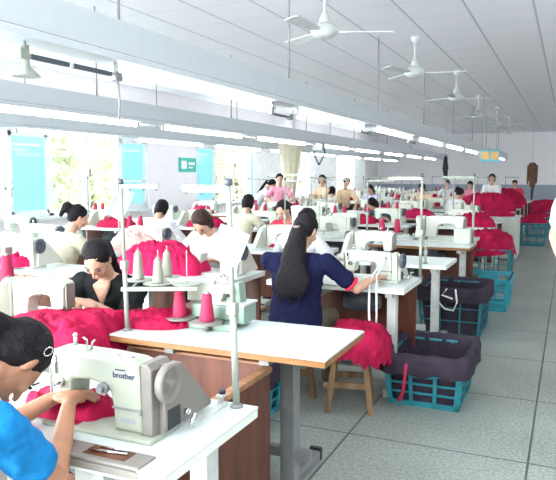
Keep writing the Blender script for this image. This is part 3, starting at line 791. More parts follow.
    if face:
        for s in (-1, 1):
            MB().ball(skull + hx * s * .031 + hf * .077 + hu * .006, (.013, .006, .0045), 10, RH).build('eye', M['black'], t)
            MB().hull([(skull + hx * s * .018 + hf * .083 + hu * .028, .003), (skull + hx * s * .046 + hf * .071 + hu * .029, .0025)], 6).build('eyebrow', M['hair'], t)
        MB().ball(skull + hf * .0905 - hu * .052, (.020, .006, .0065), 10, RH).build('lips', M['lips'], t)
    return t

# ================================================================== PLACING: aisle line, nearest tables
table(-2.10, 1.34, -0.92, 1.90, 'white sewing table nearest the camera, carrying the grey-ended lockstitch machine', leg='lightsteel', drawer=False, posty=.72)
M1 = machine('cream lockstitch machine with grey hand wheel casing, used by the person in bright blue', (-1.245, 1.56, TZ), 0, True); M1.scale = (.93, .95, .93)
logo(M1, 'brother', .027, (.078, -.0508, .188))
MB().box(.045, -.0512, .212, .085, -.0498, .216).build('small_marking', M['logo'], M1)
t = thing('bobbin_tray', 'brown recessed tray with grey rim let into the nearest table edge', 'tray', (-1.12, 1.395, TZ))
MB().box(-.19, -.055, -.03, .12, .03, .006, .004).build('tray_rim', M['machine_grey'], t)
MB().box(-.08, -.035, .0055, .06, .018, .008).build('tray_well', M['panel'], t)
MB().cyl((-.07, -.02, .012), (.05, -.005, .012), .004, n=8).cyl((-.05, .005, .012), (.04, .012, .012), .003, n=8).build('rod', M['chrome'], t)
t = thing('motor_switch', 'small control box with red and green buttons under the nearest table', 'switch', (-1.20, 1.40, TZ - .115))
MB().box(-.05, -.02, -.045, .05, .05, .07, .005).build('switch_box', M['lightsteel'], t)
MB().cyl((-.02, -.03, .01), (-.02, -.018, .01), .012).build('button', M['red_button'], t)
MB().cyl((.02, -.03, .01), (.02, -.018, .01), .012).build('button', M['green_button'], t)
heap(-1.46, 1.60, TZ + .012, .17, .10, .05, 'crimson garment piece being fed under the nearest machine needle', 'crimson', 3, 36, freq=3)
stand(-.985, 1.865, 'tall thread stand pole rising from the back corner of the nearest table', (-.19, .03), 1.52, lean=(-.025, 0))
def sheet(name, label, x, y, z, w_, h_, rz, tilt, m='paper'):
    b = MB(); n = 8
    for i in range(n):
        u0, u1 = -w_ / 2 + w_ * i / n, -w_ / 2 + w_ * (i + 1) / n
        f0, f1 = .006 * math.sin(i * .5), .006 * math.sin((i + 1) * .5)
        A = [b.bm.verts.new(p) for p in ((u0, f0, -h_ / 2), (u1, f1, -h_ / 2), (u1, f1, h_ / 2), (u0, f0, h_ / 2))]; b.bm.faces.new(A)
    bmesh.ops.remove_doubles(b.bm, verts=b.bm.verts, dist=.0002)
    bmesh.ops.solidify(b.bm, geom=b.bm.faces[:], thickness=.0015)
    for v in b.bm.verts: v.co = Matrix.Rotation(tilt, 4, 'Y') @ v.co
    o = b.build(name, M[m]); o.location = (x, y, z); o.rotation_euler = (0, 0, rz)
    return tag(o, label, 'paper', 'paper sheets hung on thread stands')
sheet('paper_sheet', 'blank grey-white sheet clipped askew to the nearest thread stand pole', -.985, 1.82, 1.325, .10, .115, yaw, math.radians(22))
sheet('paper_sheet', 'blank pale sheet clipped to the pole above the grey-thread spool bar', -2.03, 2.63, 1.41, .085, .16, yaw, math.radians(28))
sheet('paper_sheet', 'pale sheet cut by the picture edge, hanging above the maroon thread cone', -3.02, 2.80, 1.42, .10, .13, yaw, math.radians(-40))

person('person in a bright blue t-shirt bending over the nearest sewing machine', (-1.42, .96, 0), -.12, lean=22, nod=80, hip_h=.55, hands=((.03, .50, .865), (-.08, .53, .86)),
       shirt='blue', pants='check', hair='tail', skin='skin_tan', near=True, face=True, sleeve=.62, elbow_out=(.35, .5), clip=(.083, .02, .05))
stool(-1.36, .95, 'wooden stool under the person in bright blue')

# open wooden box between the first two tables
t = thing('wooden_box', 'open reddish-brown wooden box standing between the first two tables', 'box', (-1.66, 2.30, 0))
MB().box(.42, -.26, .02, .445, .33, .66).build('side_panel', M['panel'], t)
MB().box(-.46, .305, .02, .42, .33, .69).build('back_panel', M['panel'], t)
MB().box(-.46, -.26, .02, .42, -.235, .30).build('front_panel', M['panel'], t)
MB().box(-.46, -.26, .02, -.435, .33, .66).build('side_panel', M['panel'], t)
MB().box(-.44, -.24, .0, .43, .31, .03).build('bottom_board', M['panel'], t)
MB().box(.41, -.265, .655, .455, .335, .68, .003).box(-.46, .30, .69, .42, .337, .702, .003).build('rim', M['panel_edge'], t)

# second table with the overlocker
table(-2.02, 2.50, -0.90, 3.07, 'long white table with brown wooden edge on a grey steel leg, carrying the overlock machine', edge='edge_wood', posty=.62, drawer=False, legin=.31, motor=False)
t = thing('overlock_machine', 'grey-green overlock machine with two maroon thread cones before it', 'sewing machine', (-1.66, 2.92, TZ), PI)
MB().box(-.14, -.10, 0, .14, .10, .035, .006).build('base', M['greenish'], t)
MB().box(-.155, -.075, .035, .10, .09, .115, .014).build('body', M['greenish'], t)
MB().box(-.20, -.09, .112, .0, .07, .124, .004).build('cloth_plate', M['lightsteel'], t)
MB().box(-.195, -.08, .02, -.14, .06, .112, .006).build('looper_cover', M['greenish'], t)
MB().prism([(-.05, .115), (.15, .115), (.155, .19), (.12, .215), (-.08, .215), (-.13, .205), (-.135, .165), (-.07, .165)], -.02, .045, 'Y', .01).build('arm', M['machine'], t)
MB().prism([(-.16, .12), (-.10, .12), (-.10, .225), (-.15, .225)], -.045, .03, 'Y', .008).build('head', M['greenish'], t)
for k in range(3): MB().cyl((-.13 + .022 * k, -.05, .19), (-.13 + .022 * k, -.07, .19), .009).cyl((-.13 + .022 * k, -.07, .19), (-.13 + .022 * k, -.08, .19), .005).build('tension_dial', M['chrome'], t)
MB().tube([(-.13, .0, .22), (-.10, .02, .25), (-.04, .03, .255)], .005).tube([(-.11, .03, .22), (-.07, .05, .27), (-.14, .05, .245), (-.12, .06, .23)], .004).cyl((-.02, .04, .21), (-.02, .04, .265), .006).build('thread_guide', M['chrome'], t)
MB().lathe((.155, .01, .15), [(.05, 0), (.055, .005), (.055, .02), (.03, .024)], 22, 'X').build('hand_wheel', M['black'], t)
t = thing('spool_rack', 'low green-grey rack with two spool discs beside the overlock machine', 'spool rack', (-1.69, 2.78, TZ))
MB().box(-.20, -.012, .0, .20, .03, .035, .004).build('rack_base', M['greenish'], t)
for dx, dy in ((-.105, .005), (.075, -.03)):
    MB().lathe((dx, dy, .036), [(.02, 0), (.082, .004), (.086, .008), (.082, .012), (.02, .012)], 30).cyl((dx, dy, .0), (dx, dy, .038), .012).cyl((dx, dy, .04), (dx, dy, .20), .0035, n=6).build('spool_disc', M['machine_grey'], t)
cone(-1.795, 2.785, TZ + .048, 'redcone', 'maroon thread cone on the disc farther from the tall pole, before the overlocker', .135, .038)
cone(-1.615, 2.75, TZ + .048, 'redcone', 'maroon thread cone on the disc closer to the tall pole, before the overlocker', .135, .038)

# left stand with the grey cones
stand(-1.985, 2.60, 'thread stand with a spool bar of beige cones at the corner of the wood-edged table', (.20, .03), 1.51, tray=(.32, .16, 1.0), lean=(-.02, .0),
      discs=((-1.90, 2.75), (-1.76, 2.80), (-2.06, 2.80), (-1.98, 2.95)))
cone(-1.90, 2.75, 1.0, 'greycone', 'beige thread cone nearest on the spool bar by the black-shirted person', .12, .03)
cone(-2.06, 2.80, 1.0, 'greycone', 'beige thread cone on the spool bar closest to the black-shirted person', .14, .03)
cone(-1.98, 2.95, 1.0, 'greycone', 'beige thread cone at the rear of the spool bar by the black-shirted person', .13, .03)

# crate half hidden under the second table
crate(-2.2, 3.40, -1.68, 3.83, .34, 'teal slatted crate half hidden behind the steel leg under the wood-edged table', 'teal_light', liner=True)

# third table: navy shirt
table(-2.02, 4.30, -0.99, 4.88, 'white table where the long-haired person in navy sews', panel=True, leg='lightsteel', posty=.3)
MB_ = machine('cream lockstitch machine before the long-haired person in navy', (-1.28, 4.60, TZ), 0, True, 'machine_far', 'machine_far', wheel='machine_dark'); MB_.scale = (.95, .9, .86)
logo(MB_, 'brother', .022, (.083, -.0508, .195))
stand(-1.0, 4.86, 'tall thin thread stand on the corner of the table where the person in navy sews', (-.25, .0), 1.54)
t = thing('white_tape', 'two strands of white tape hanging from the machine before the person in navy', 'tape', (-1.20, 4.26, 0))
MB().tube([(.0, .28, 1.0), (-.005, .25, .93), (-.012, .05, .86), (-.022, .0, .80), (-.02, .0, .6), (.0, -.01, .32)], .008).build('strand', M['tape'], t)
MB().tube([(.01, .28, 1.0), (.012, .25, .92), (.016, .05, .86), (.028, .0, .80), (.03, .01, .6), (.022, .0, .30)], .007).build('strand', M['tape'], t)
person('person with long black hair in a navy t-shirt with red cuffs, seen from behind', (-1.66, 4.0, 0), .12, lean=8, nod=32, turn=-22, hands=((.50, .33, .84), (.24, .46, .86)),
       shirt='navy', pants='olive', hair='long', near=True, cuff='redshirt', sleeve=.66, width=1.22, elbow_out=(.5, .4), hairband='machine_grey', sz=.98)
stool(-1.73, 3.97, 'wooden stool under the long-haired person in navy', .46)
stool(-1.29, 4.08, 'wooden stool heaped with crimson cloth beside the person in navy', .45, .25, .13)
heap(-1.24, 4.10, .45, .27, .24, .12, 'crimson cloth heaped on the stool between the person in navy and the lined crate', 'crimson', 11, 44, drape=(-1.42, 3.95, -1.10, 4.3, .2))
stool(-2.12, 3.98, 'low wooden stool hidden under pink cloth behind the person in navy', .42, .1, .13)
heap(-2.12, 3.98, .42, .22, .18, .16, 'pink cloth bundle between the wood-edged table and the person in navy', 'pink', 17, 36)

# crates in the aisle
crate(-1.10, 4.22, -0.58, 4.86, .33, 'teal slatted crate with folded dark liner and hanging drawstring, nearest in the aisle', 'teal', liner=True, strap=True)
GC = crate(-1.30, 6.25, -0.70, 6.95, .45, 'tall dull teal grid crate with a dark liner, standing behind the nearest aisle crate', 'teal_dark', liner=True, grid=True, rows=3, cols=3)
MB().tube([(-.10, .0, .02), (-.12, -.03, -.08), (-.03, -.03, -.17), (.05, -.03, -.18), (.08, -.03, -.10), (.06, .0, .02)], .008).tube([(-.02, .0, .02), (-.06, -.03, -.04), (.04, -.03, -.07)], .009).build('cord_loop', M['tape'], GC, (0, -.40, .46))
crate(-1.15, 7.65, -0.58, 8.35, .37, 'bright teal open crate without liner in the aisle', 'teal_light', rows=4, cols=3)
crate(-1.28, 9.05, -0.68, 9.75, .56, 'tall teal crate overflowing with a high crimson heap', 'teal', rows=3, cols=3, grid=True)
heap(-.99, 9.38, .50, .36, .38, .34, 'high crimson heap spilling out of the tall teal crate', 'crimson', 21, 50, drape=(-1.28, 9.05, -.68, 9.75, .1))

# tables four and five of the aisle line
table(-2.05, 5.60, -0.93, 6.17, 'plain white table in the aisle line just beyond the person in navy', drawer=False, leg='lightsteel', posty=.3)
M3 = machine('cream machine showing its back, just behind the machine used by the person in navy', (-1.68, 5.86, TZ), PI, True, 'machine_far', 'machine_far', wheel='machine_dark')
stand(-1.12, 5.66, 'short thread stand near the front of the plain white table', None, 1.0)
table(-2.20, 7.10, -0.94, 7.68, 'white table with orange-brown wooden edge beyond the tall grid crate', edge='edge_wood', leg='lightsteel', drawer=False, panel=True)
table(-2.20, 7.86, -1.0, 8.44, 'white table pushed against the back of the orange-edged one', leg='lightsteel', drawer=False)
M4 = machine('large cream machine standing beyond the orange-brown table edge', (-1.42, 8.06, TZ), PI, True, 'machine_far', 'machine_far')
M4.scale = (1.25, 1.1, 1.1)
t = thing('white_box', 'small white box on the orange-edged table next to the large machine', 'box', (-1.08, 7.55, TZ))
MB().box(-.09, -.07, 0, .09, .07, .15, .006).build('box_body', M['machine_far'], t)
MB().box(-.093, -.073, .15, .093, .073, .165, .004).build('lid', M['lightsteel'], t)
stand(-.98, 7.62, 'tall thread stand at the aisle corner of the orange-edged table', (-.35, .0), 1.54)
stand(-2.1, 7.2, 'thread stand holding two crimson cones left of the large cream machine', (.3, 0), 1.5, tray=(.4, .05, .9), discs=((-1.93, 7.22), (-1.76, 7.24)))
cone(-1.93, 7.22, .9, 'redcone', 'crimson cone on the spool bar of the orange-edged table, farther from the machine', .15, .04)
cone(-1.76, 7.24, .9, 'redcone', 'crimson cone on the spool bar of the orange-edged table, closer to the machine', .15, .04)

# ------------------------------------------------------------------ second line: black shirt
table(-3.22, 2.30, -2.06, 2.88, 'white round-cornered table strewn with crimson cloth before the person in black', round_corner=True, leg='lightsteel', drawer=False)
M2 = machine('cream machine seen from behind on the table before the person in black', (-2.57, 2.60, TZ), PI, True, 'machine_far', 'machine_far', wheel='machine_grey'); M2.scale = (.95, .9, .9)
heap(-2.20, 2.50, TZ + .001, .40, .27, .075, 'crimson garments spread over the round-cornered table by the person in black', 'crimson', 5, 60, drape=(-3.22, 2.30, -2.06, 2.88, .1), freq=4)
heap(-1.93, 2.80, TZ + .001, .24, .16, .06, 'crimson garment end reaching onto the wood-edged table', 'crimson', 8, 40, rot=.5)
heap(-1.96, 2.36, .66, .12, .09, .07, 'folded blue denim tucked below the crimson cloth', 'jeans', 9, 24, group='denim', name='denim_pile', cat='denim')
person('person in a black v-neck t-shirt facing the camera with head bowed over crimson cloth', (-2.47, 3.20, 0), PI + .12, vneck=True, lean=20, nod=50, hip_h=.51, turn=8, hands=((.02, .42, .845), (-.02, .40, .85)),
       shirt='blackshirt', pants='dark', hair='tail', near=True, face=True, sleeve=.7, width=1.12, elbow_out=(.8, 1.1))
stool(-2.52, 3.32, 'wooden stool under the person in black')

ORD = ['', 'first', 'second', 'third', 'fourth', 'fifth', 'sixth', 'seventh', 'eighth', 'ninth', 'tenth', 'eleventh', 'twelfth', 'thirteenth', 'fourteenth', 'fifteenth', 'sixteenth', 'seventeenth', 'eighteenth']
LINE = {'A': 'aisle line', 'B': 'second line from the aisle', 'C': 'third line from the aisle', 'D': 'fourth line from the aisle', 'E': 'line under the windows'}
LX = {'A': (-2.15, -1.0), 'B': (-3.30, -2.22), 'C': (-4.55, -3.42), 'D': (-5.80, -4.68), 'E': (-7.0, -5.9)}
rnd = random.Random(5)
PPL = [(-4.65, 6.55), (-4.05, 7.8), (-2.92, 7.0), (-2.25, 5.35), (-5.65, 12.7), (-6.35, 12.9), (-5.1, 13.9), (-4.75, 14.4), (-2.75, 11.0), (-3.2, 15.7), (-2.35, 14.2), (-1.75, 16.9), (-4.6, 16.5), (-2.6, 19.5), (-3.4, 20.4), (-1.6, 22.3), (-5.2, 14.6), (-5.9, 13.9)]
def blocked(x0, x1, y): return any(x0 - .18 < a < x1 + .18 and y - .24 < c < y + .82 for a, c in PPL)
FARM = machine('cream machine with dark wheel at the aisle side of the big pink heap', (-2.47, 4.40, TZ), 0, False, 'machine_far', 'machine_far', wheel='machine_dark')
FT = None; FS = None
def far_table(line, k, y, edge, label):
    global FT
    x0, x1 = LX[line]
    if edge in FTS: return copy_tree(FTS[edge], ((x0 + x1) / 2, y + .29, 0), 0, label, 'white sewing tables down the hall')
    o = table(x0, y, x0 + 1.1, y + .58, label, edge=edge, leg='lightsteel', drawer=False, panel=True, group='white sewing tables down the hall')
    o.location.x = (x0 + x1) / 2; FTS[edge] = o; return o
FTS = {}
def far_stand(x, y, label, arms):
    if 'o' in FSS: 
        return copy_tree(FSS['o'], (x, y, TZ), 0 if arms > 0 else PI, label, 'thread stands on the tables')
    FSS['o'] = stand(x, y, label, (.34, 0), 1.5, tray=(.3, 0, .98), discs=((x + .14, y), (x + .28, y)), r=.009); return FSS['o']
FSS = {}
# (line, y, edge, machine orientation or None, machine dx, stand?, cones colour)
st = [('B', 4.12, 'edge_white', None, 0, 0, 0), ('B', 5.95, 'edge_white', PI, .0, 1, 'redcone'), ('B', 7.5, 'edge_white', 0, .1, 0, 0), ('B', 8.3, 'edge_white', PI, -.1, 1, 'redcone'),
      ('C', 3.80, 'edge_wood', 0, -.22, 0, 0), ('C', 5.2, 'edge_white', 0, .1, 1, 'redcone'), ('C', 6.7, 'edge_white', PI, .1, 0, 0), ('C', 8.3, 'edge_white', 0, 0, 1, 'redcone'),
      ('D', 4.95, 'edge_white', 0, .2, 0, 0), ('D', 6.6, 'edge_white', 0, -.1, 1, 'redcone'), ('D', 8.2, 'edge_white', PI, .1, 0, 0),
      ('E', 5.9, 'edge_white', 0, .1, 0, 0), ('E', 7.6, 'edge_white', PI, .1, 1, 'redcone'), ('E', 9.3, 'edge_white', 0, 0, 0, 0)]
for line in 'ABCDE':
    y = {'A': 9.9, 'B': 9.9, 'C': 9.9, 'D': 9.8, 'E': 11.0}[line]; i = 0
    while y < 25.5:
        st.append((line, y + rnd.uniform(-.08, .08), 'edge_wood' if rnd.random() < .25 else 'edge_white', rnd.choice([0, PI]), rnd.uniform(-.2, .2), 1 if i % 2 == 0 else 0, rnd.choice(['redcone', 'greycone', 'redcone', 'paper_w'])))
        y += 1.5 if line in 'AB' else 1.6; i += 1
cnt = {}
HEAPS = []
for (line, y, edge, mo, dx, sd, cc) in st:
    cnt[line] = cnt.get(line, {'A': 5, 'B': 1}.get(line, 0)) + 1; k = cnt[line]; x0, x1 = LX[line]
    far_n = '%s table' % ORD[k]
    where = '%s back in the %s' % (far_n, LINE[line])
    if line == 'A' and 12.0 < y < 13.6: continue
    if blocked(x0, x1, y) or (line == 'A' and y > 22): continue
    far_table(line, k, y, edge, 'white%s sewing table, %s' % (' wood-edged' if edge == 'edge_wood' else '', where.replace(' table', '')))
    hp = line == 'A' and (14 < y < 15 or 17 < y < 18)
    if mo is not None and not hp:
        if mo == 0 and line == 'B' and y < 5: continue
        copy_tree(FARM, ((x0 + x1) / 2 + dx, y + .29, TZ), mo, 'cream sewing machine on the ' + where)
    if sd and not hp:
        sx = x0 + .12 if rnd.random() < .5 else x0 + .5
        o = far_stand(sx, y + .5, 'thin thread stand on the ' + where, 1)
        if cc:
            nm = {'redcone': 'crimson', 'greycone': 'beige', 'paper_w': 'white'}[cc]
            cone(sx + .14, y + .5, .98, cc, '%s thread cone by the pole, %s, %s' % (nm, far_n, LINE[line])); cone(sx + .28, y + .5, .98, cc, '%s outer thread cone, %s, %s' % (nm, far_n, LINE[line]))
    if y > 9 or (line in 'CDE' and y > 7.5):
        if rnd.random() < .72 and not hp:
            hx_ = (x0 + x1) / 2 + rnd.choice([-.3, .3])
            col = rnd.choice(['crimson', 'crimson', 'pink'])
            nm = 'crimson' if col == 'crimson' else 'bright pink'
            hs = rnd.uniform(.10, .22)
            if HEAPS and len(HEAPS) > 5:
                o = HEAPS[rnd.randrange(len(HEAPS))].copy(); COL.objects.link(o); o.location = (hx_, y + .25, TZ); o.rotation_euler = (0, 0, rnd.uniform(0, 6))
                nm = 'crimson' if o.data.materials[0].name.startswith('crimson') else 'bright pink'
                o['label'] = nm + ' cloth heap on the ' + where
            else:
                HEAPS.append(heap(hx_, y + .25, TZ, .30, .22, hs, nm + ' cloth heap on the ' + where, col, k * 3 + ord(line), 30))
# particular cloth heaps
heap(-2.98, 4.37, TZ, .42, .27, .25, 'big heap of bright pink cloth on the white table before the bowed white-shirted person', 'pink', 31, 64, freq=5)
heap(-4.22, 4.08, TZ + .012, .18, .13, .10, 'bright pink cloth under the machine near the leftmost window', 'pink', 33, 32)
heap(-4.35, 4.7, .62, .14, .12, .12, 'crimson cloth bundle by the maroon cone near the picture edge', 'crimson', 34, 28) if False else None
heap(-1.86, 4.64, TZ, .15, .18, .12, 'bright pink cloth at the elbow of the person in navy', 'pink', 35, 34)
heap(-3.35, 2.55, .55, .20, .25, .28, 'crimson cloth bundle low beside the machine before the person in black', 'crimson', 37, 34)
heap(-4.05, 5.45, TZ, .30, .2, .22, 'pale peach cloth heap behind the person in black', 'peach', 39, 36, group='pale cloth', name='cloth_heap')
heap(-2.75, 6.3, TZ, .2, .15, .06, 'flat crimson cloth on the machine table behind the tall pole', 'pink', 41, 28)
heap(-3.6, 8.6, TZ, .35, .22, .16, 'bright pink heap beyond the red-shirted person', 'pink', 43, 36)
heap(-1.57, 14.68, TZ, .55, .3, .45, 'tallest crimson heap in the aisle line, like a draped block', 'crimson', 45, 44, flat=.35)
heap(-1.5, 17.68, TZ, .5, .3, .5, 'round crimson heap near the far end of the aisle line', 'crimson', 47, 40)
heap(-.7, 24.5, 0.02, .9, .7, .8, 'dark crimson heap on the floor by the end wall', 'crimson', 49, 40)
t = thing('wooden_bench', 'low bench under the crimson bundle beside the table of the person in black', 'bench', (-3.35, 2.55, 0))
MB().box(-.15, -.2, .5, .15, .2, .55, .005).build('seat', M['stool'], t)
for sx in (-.12, .12):
    for sy in (-.16, .16): MB().box(sx - .02, sy - .02, 0, sx + .02, sy + .02, .5).build('leg', M['stool'], t)
cone(-3.42, 3.35, .98, 'redcone', 'maroon cone in front of the window-side machine, cut by the picture edge', .17, .05) if False else None
t = stand(-3.10, 2.83, 'thread stand at the window-side corner of the table before the person in black', (.15, 0), 1.5, tray=(.12, 0, .93), discs=((-2.985, 2.79),))
cone(-2.985, 2.79, .93, 'redcone', 'maroon thread cone cut by the picture edge', .15, .045)
# white cabinet and far aisle crates
t = thing('white_cabinet', 'white panel-sided cabinet standing at the aisle beyond the crimson-filled crate', 'cabinet', (-1.25, 12.75, 0))
MB().box(-.55, -.45, .05, .42, .45, .76, .006).build('cabinet_body', M['machine_far'], t)
MB().box(-.58, -.48, .76, .45, .48, .79, .004).build('cabinet_top', M['white_top'], t)
MB().box(-.5, -.4, 0, .38, .4, .05).build('plinth', M['greyhead'], t)
heap(-1.2, 12.75, .79, .3, .25, .10, 'crimson cloth lying on the white cabinet', 'crimson', 51, 30)
for i, (y, hh, lb) in enumerate([(15.2, .5, 'teal crate piled with crimson cloth beyond the white cabinet'), (17.4, .5, 'teal crate in the aisle, second beyond the white cabinet'), (20.0, .5, 'teal crate furthest along the aisle')]):
    crate(-.98, y, -.43, y + .7, hh, lb, 'teal', rows=3, grid=True)
    heap(-.70, y + .35, hh - .05, .28, .33, .22, 'crimson cloth in the ' + lb.split(' ', 1)[1], 'crimson', 53 + i, 30)

# ------------------------------------------------------------------ people further back
P = person
P('person in a cream blouse with a dark hair bun, back turned, by the window', (-4.25, 4.55, 0), -.35, lean=16, nod=30, turn=-18, shirt='cream', hair='bun', width=1.15, vox=.010, face=True, sleeve=.8)
stool(-4.25, 4.52, 'wooden stool under the person in the cream blouse')
P('person in white bowed over the big pink heap, with dark brown bobbed hair', (-2.88, 5.12, 0), PI, lean=16, nod=60, shirt='whiteshirt', hair='bob', hm='hair_brown', vox=.010, face=True, sz=1.08, group=None)
stool(-2.88, 5.15, 'wooden stool under the person bowed over the pink heap')
P('person in white seen from behind, sitting beyond the pair of crimson cones', (-4.65, 6.55, 0), 0, lean=22, nod=40, shirt='whiteshirt', hair='bob', vox=.012, sleeve=.9, width=1.15)
P('person in pale cream seen from behind, next to the sheet on the tall pole', (-4.05, 7.8, 0), -.2, lean=14, nod=25, shirt='cream', hair='bob', vox=.012)
P('person in a red shirt with white stripes sewing behind the hanging white paper', (-2.92, 7.0, 0), PI - .2, lean=14, nod=40, shirt='redshirt', hair='tail', vox=.012, face=True)
P('person in white with black hair, just beyond the head of the person in navy', (-2.25, 5.35, 0), -.1, lean=20, nod=45, shirt='whiteshirt', hair='tail', vox=.012)
P('person in a pink gingham blouse standing beside the wrapped post', (-5.65, 12.7, 0), PI + .5, width=.85, standing=True, lean=4, nod=20, shirt='pinkshirt', hair='tail', vox=.013, face=True, hands=((.2, .3, 1.0), (-.2, .3, 1.0)), sz=.92, hip_h=.86)
P('person in white with a hairband bending beside the one in pink gingham', (-6.35, 12.9, 0), -.9, standing=True, lean=35, nod=50, shirt='whiteshirt', hair='tail', vox=.013, hairband='paper_w', hands=((.2, .5, .85), (-.2, .5, .85)), hip_h=.84)
P('person in a beige blouse standing with folded arms and turned head', (-5.1, 13.9, 0), PI - .4, width=.85, standing=True, lean=2, nod=12, turn=30, shirt='beige', hair='bob', vox=.013, face=True, hands=((-.02, .25, 1.08), (.05, .25, 1.1)), hip_h=.84, sz=.9, sleeve=1.4)
P('person in beige leaning towards the standing one with folded arms', (-4.75, 14.4, 0), PI + .6, width=.85, standing=True, lean=12, nod=30, shirt='beige', hair='tail', vox=.013, face=True, hip_h=.80, sz=.9, hm='hair_brown', sleeve=1.3)
P('person in dark teal bowing low behind the two crimson cones', (-2.75, 11.0, 0), PI - .5, lean=40, nod=60, shirt='tealshirt', hair='bob', vox=.013, sz=1.15)
P('person in a tan shirt sitting in front of pink cloth', (-3.2, 15.7, 0), PI, lean=8, nod=35, shirt='beige', pants='dark', hair='bob', vox=.014, face=True, hip_h=.62)
P('person in white leaning forward with black hair, past the tan-shirted one', (-2.35, 14.2, 0), -.6, lean=30, nod=35, shirt='whiteshirt', hair='bun', vox=.014, hip_h=.6)
P('person in white standing behind the tallest crimson heap', (-1.75, 16.9, 0), PI, standing=True, lean=3, nod=20, shirt='whiteshirt', hair='bob', vox=.014, face=True, hip_h=.86, sz=.92)
P('person in lilac seated far back behind the dark teal one', (-4.6, 16.5, 0), PI - .3, lean=20, nod=35, shirt='lilac', hair='tail', vox=.014, hip_h=.6)
P('person in pink sitting far back near the end of the second line', (-2.6, 19.5, 0), PI, lean=10, nod=35, shirt='pinkshirt', hair='tail', vox=.014, hip_h=.65)
P('person in white far back beside the one in pink', (-3.4, 20.4, 0), PI, lean=10, nod=25, shirt='whiteshirt', hair='bun', vox=.014, hip_h=.65)
P('person in red at the far end of the aisle line', (-1.6, 22.3, 0), PI, lean=10, nod=30, shirt='redshirt', hair='tail', vox=.014, hip_h=.65)
P('person in white, fourth line, near the curtained windows', (-5.2, 14.6, 0), 0, lean=15, nod=30, shirt='whiteshirt', hair='bob', vox=.014)
P('person in pale blue walking in the aisle, only an elbow and sleeve in view', (.128, 5.0, 0), PI - .2, standing=True, lean=2, nod=5, shirt='paleblue', hair='bob', vox=.010, hands=((.10, .32, .98), (-.10, .32, 1.0)), sleeve=.55, elbow_out=(.9, .9), face=True, skin='skin')

# ------------------------------------------------------------------ signs and hanging things
t = thing('hanging_sign', 'blue hanging sign with two orange squares under the near light trough', 'sign', (-1.62, 15, 1.97))
MB().box(-.21, -.012, -.13, .21, .012, .13, .004).build('sign_board', M['sign_blue'], t)
for s in (-.098, .098): MB().box(s - .078, -.016, -.08, s + .078, -.0125, .09).build('sign_panel', M['sign_orange'], t)
for s in (-.17, .17): MB().cyl((s, 0, .13), (s, 0, ZC - 1.97), .006, n=6).build('hanging_wire', M['rod'], t)
t = thing('wall_sign', 'small blue-green sign with white figures on the wall pier between windows', 'sign', (XW, 12.8, 1.78), PI / 2)
MB().box(-.36, -.03, -.16, .36, -.005, .16, .004).build('sign_board', M['sign_green'], t)
MB().box(-.28, -.034, -.09, -.06, -.0305, .09).box(.02, -.034, .0, .28, -.0305, .06).box(.02, -.034, -.08, .2, -.0305, -.04).build('pictogram', M['paper_w'], t)
t = thing('wrapped_post', 'post wrapped in gathered cream cloth that narrows downward', 'post', (-5.9, 13.9, 0))
MB().box(-.09, -.09, 0, .09, .09, ZC).build('post', M['wall'], t)
b = MB(); rings = []
for j in range(14):
    z = 2.35 - j * .105; rr = .30 - .19 * (j / 13) ** .8; ring = []
    for k in range(40):
        a = 2 * PI * k / 40; q = rr * (1 + .09 * math.sin(9 * a + j * .2) + .04 * math.sin(17 * a)); ring.append(b.bm.verts.new((q * math.cos(a), q * math.sin(a) * .8, z)))
    rings.append(ring)
for A, B in zip(rings, rings[1:]):
    for k in range(40):
        f = b.bm.faces.new((A[k], A[(k + 1) % 40], B[(k + 1) % 40], B[k])); f.smooth = True
b.bm.faces.new(rings[0]); b.bm.faces.new(rings[-1])
b.build('cloth_wrap', M['cream'], t)
MB().lathe((0, 0, 1.4), [(.20, 0), (.205, .02), (.20, .04)], 24).build('tie_band', M['paper_w'], t)
t = thing('hanging_jacket', 'brown jacket hanging from a rack near the end wall', 'jacket', (-1.08, 22.0, 1.25)); t.scale = (.5, .6, 1)
MB().hull([(( 0, 0, .62), (.22, .10, .06)), ((0, 0, .2), (.2, .12, .2)), ((.02, 0, 0), (.17, .1, .1))]).remesh('coat', M['brownjacket'], t, .03, 3, wrinkle=.03)
MB().hull([((-.25, 0, .55), .08), ((-.27, 0, .05), .06)]).hull([((.25, 0, .55), .08), ((.24, 0, .08), .06)]).remesh('sleeves', M['brownjacket'], t, .03, 3)
MB().hull([((.05, 0, .0), (.1, .08, .1)), ((.0, 0, -.4), (.08, .06, .1))]).remesh('lining', M['tealshirt'], t, .03, 3)
MB().cyl((0, 0, .66), (0, 0, ZC - 1.25), .008, n=6).build('hook', M['rod'], t)
t = thing('hanging_garment', 'dark garment hung on the wall beyond the second line', 'garment', (-3.0, 17.5, 1.62)); t.scale = (.6, .7, 1)
MB().hull([((0, 0, .35), (.07, .04, .08)), ((0, 0, .1), (.12, .05, .08)), ((.03, 0, -.1), (.08, .05, .1))]).remesh('cloth', M['liner'], t, .02, 3, wrinkle=.02)
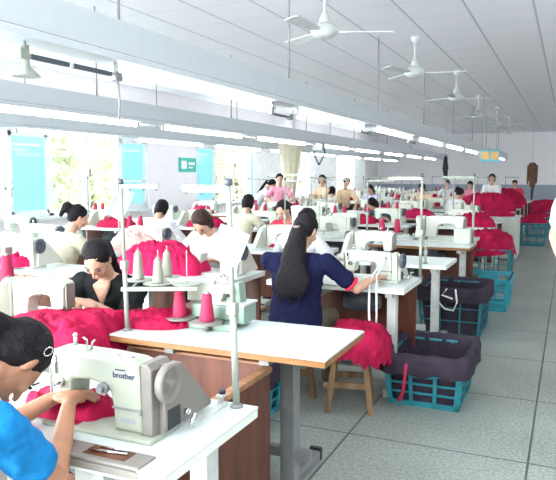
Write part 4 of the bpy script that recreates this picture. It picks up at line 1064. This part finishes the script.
MB().cyl((0, 0, .40), (0, 0, ZC - 1.62), .006, n=6).build('hook', M['rod'], t)
t = thing('hanging_clamp', 'dark forked clamp hanging from the second light trough', 'clamp', (-4.6, 12.3, 1.75))
MB().tube([(-.12, 0, .42), (-.10, 0, .2), (0, 0, 0)], .016).tube([(.10, 0, .42), (.12, 0, .22), (0, 0, 0)], .016).build('fork', M['machine_dark'], t)
MB().box(-.12, -.05, .28, .10, .05, .42, .01).build('clamp_body', M['greyhead'], t)
sheet('paper_sheet', 'white paper hung in front of the red-shirted person', -2.62, 6.35, 1.08, .10, .30, yaw, math.radians(-6), 'paper_w')
t = thing('thread_stand', 'tall thin pole holding the white paper before the red-shirted person', 'thread stand', (-2.60, 6.38, TZ), 0, 'thread stands on the tables')
MB().cyl((0, 0, 0), (0, 0, .78), .008, n=10).build('pole', M['stand'], t)
MB().cyl((0, 0, .0), (0, 0, .01), .03, n=14).build('base_ring', M['steel'], t)
MB().box(-.18, -.005, .76, .18, .005, .78).build('thread_arm', M['stand'], t)

# ------------------------------------------------------------------ light: daylight from the sky (brighter on the window side)
wd = bpy.data.worlds.new('sky'); SC.world = wd; wd.use_nodes = True; nt = wd.node_tree; nt.nodes.clear()
o = nt.nodes.new('ShaderNodeOutputWorld'); bg = nt.nodes.new('ShaderNodeBackground'); tc = nt.nodes.new('ShaderNodeTexCoord'); sp = nt.nodes.new('ShaderNodeSeparateXYZ')
mr = nt.nodes.new('ShaderNodeMapRange'); mr.inputs['From Min'].default_value = .3; mr.inputs['From Max'].default_value = -.7; mr.inputs['To Min'].default_value = 0.8; mr.inputs['To Max'].default_value = 22; mr.interpolation_type = 'SMOOTHSTEP'
nt.links.new(tc.outputs['Generated'], sp.inputs[0]); nt.links.new(sp.outputs[0], mr.inputs['Value'])
bg.inputs['Color'].default_value = (.93, .97, 1.0, 1); nt.links.new(mr.outputs[0], bg.inputs['Strength']); nt.links.new(bg.outputs[0], o.inputs['Surface'])
SC.cycles.max_bounces = 8; SC.cycles.diffuse_bounces = 5; SC.cycles.transparent_max_bounces = 12
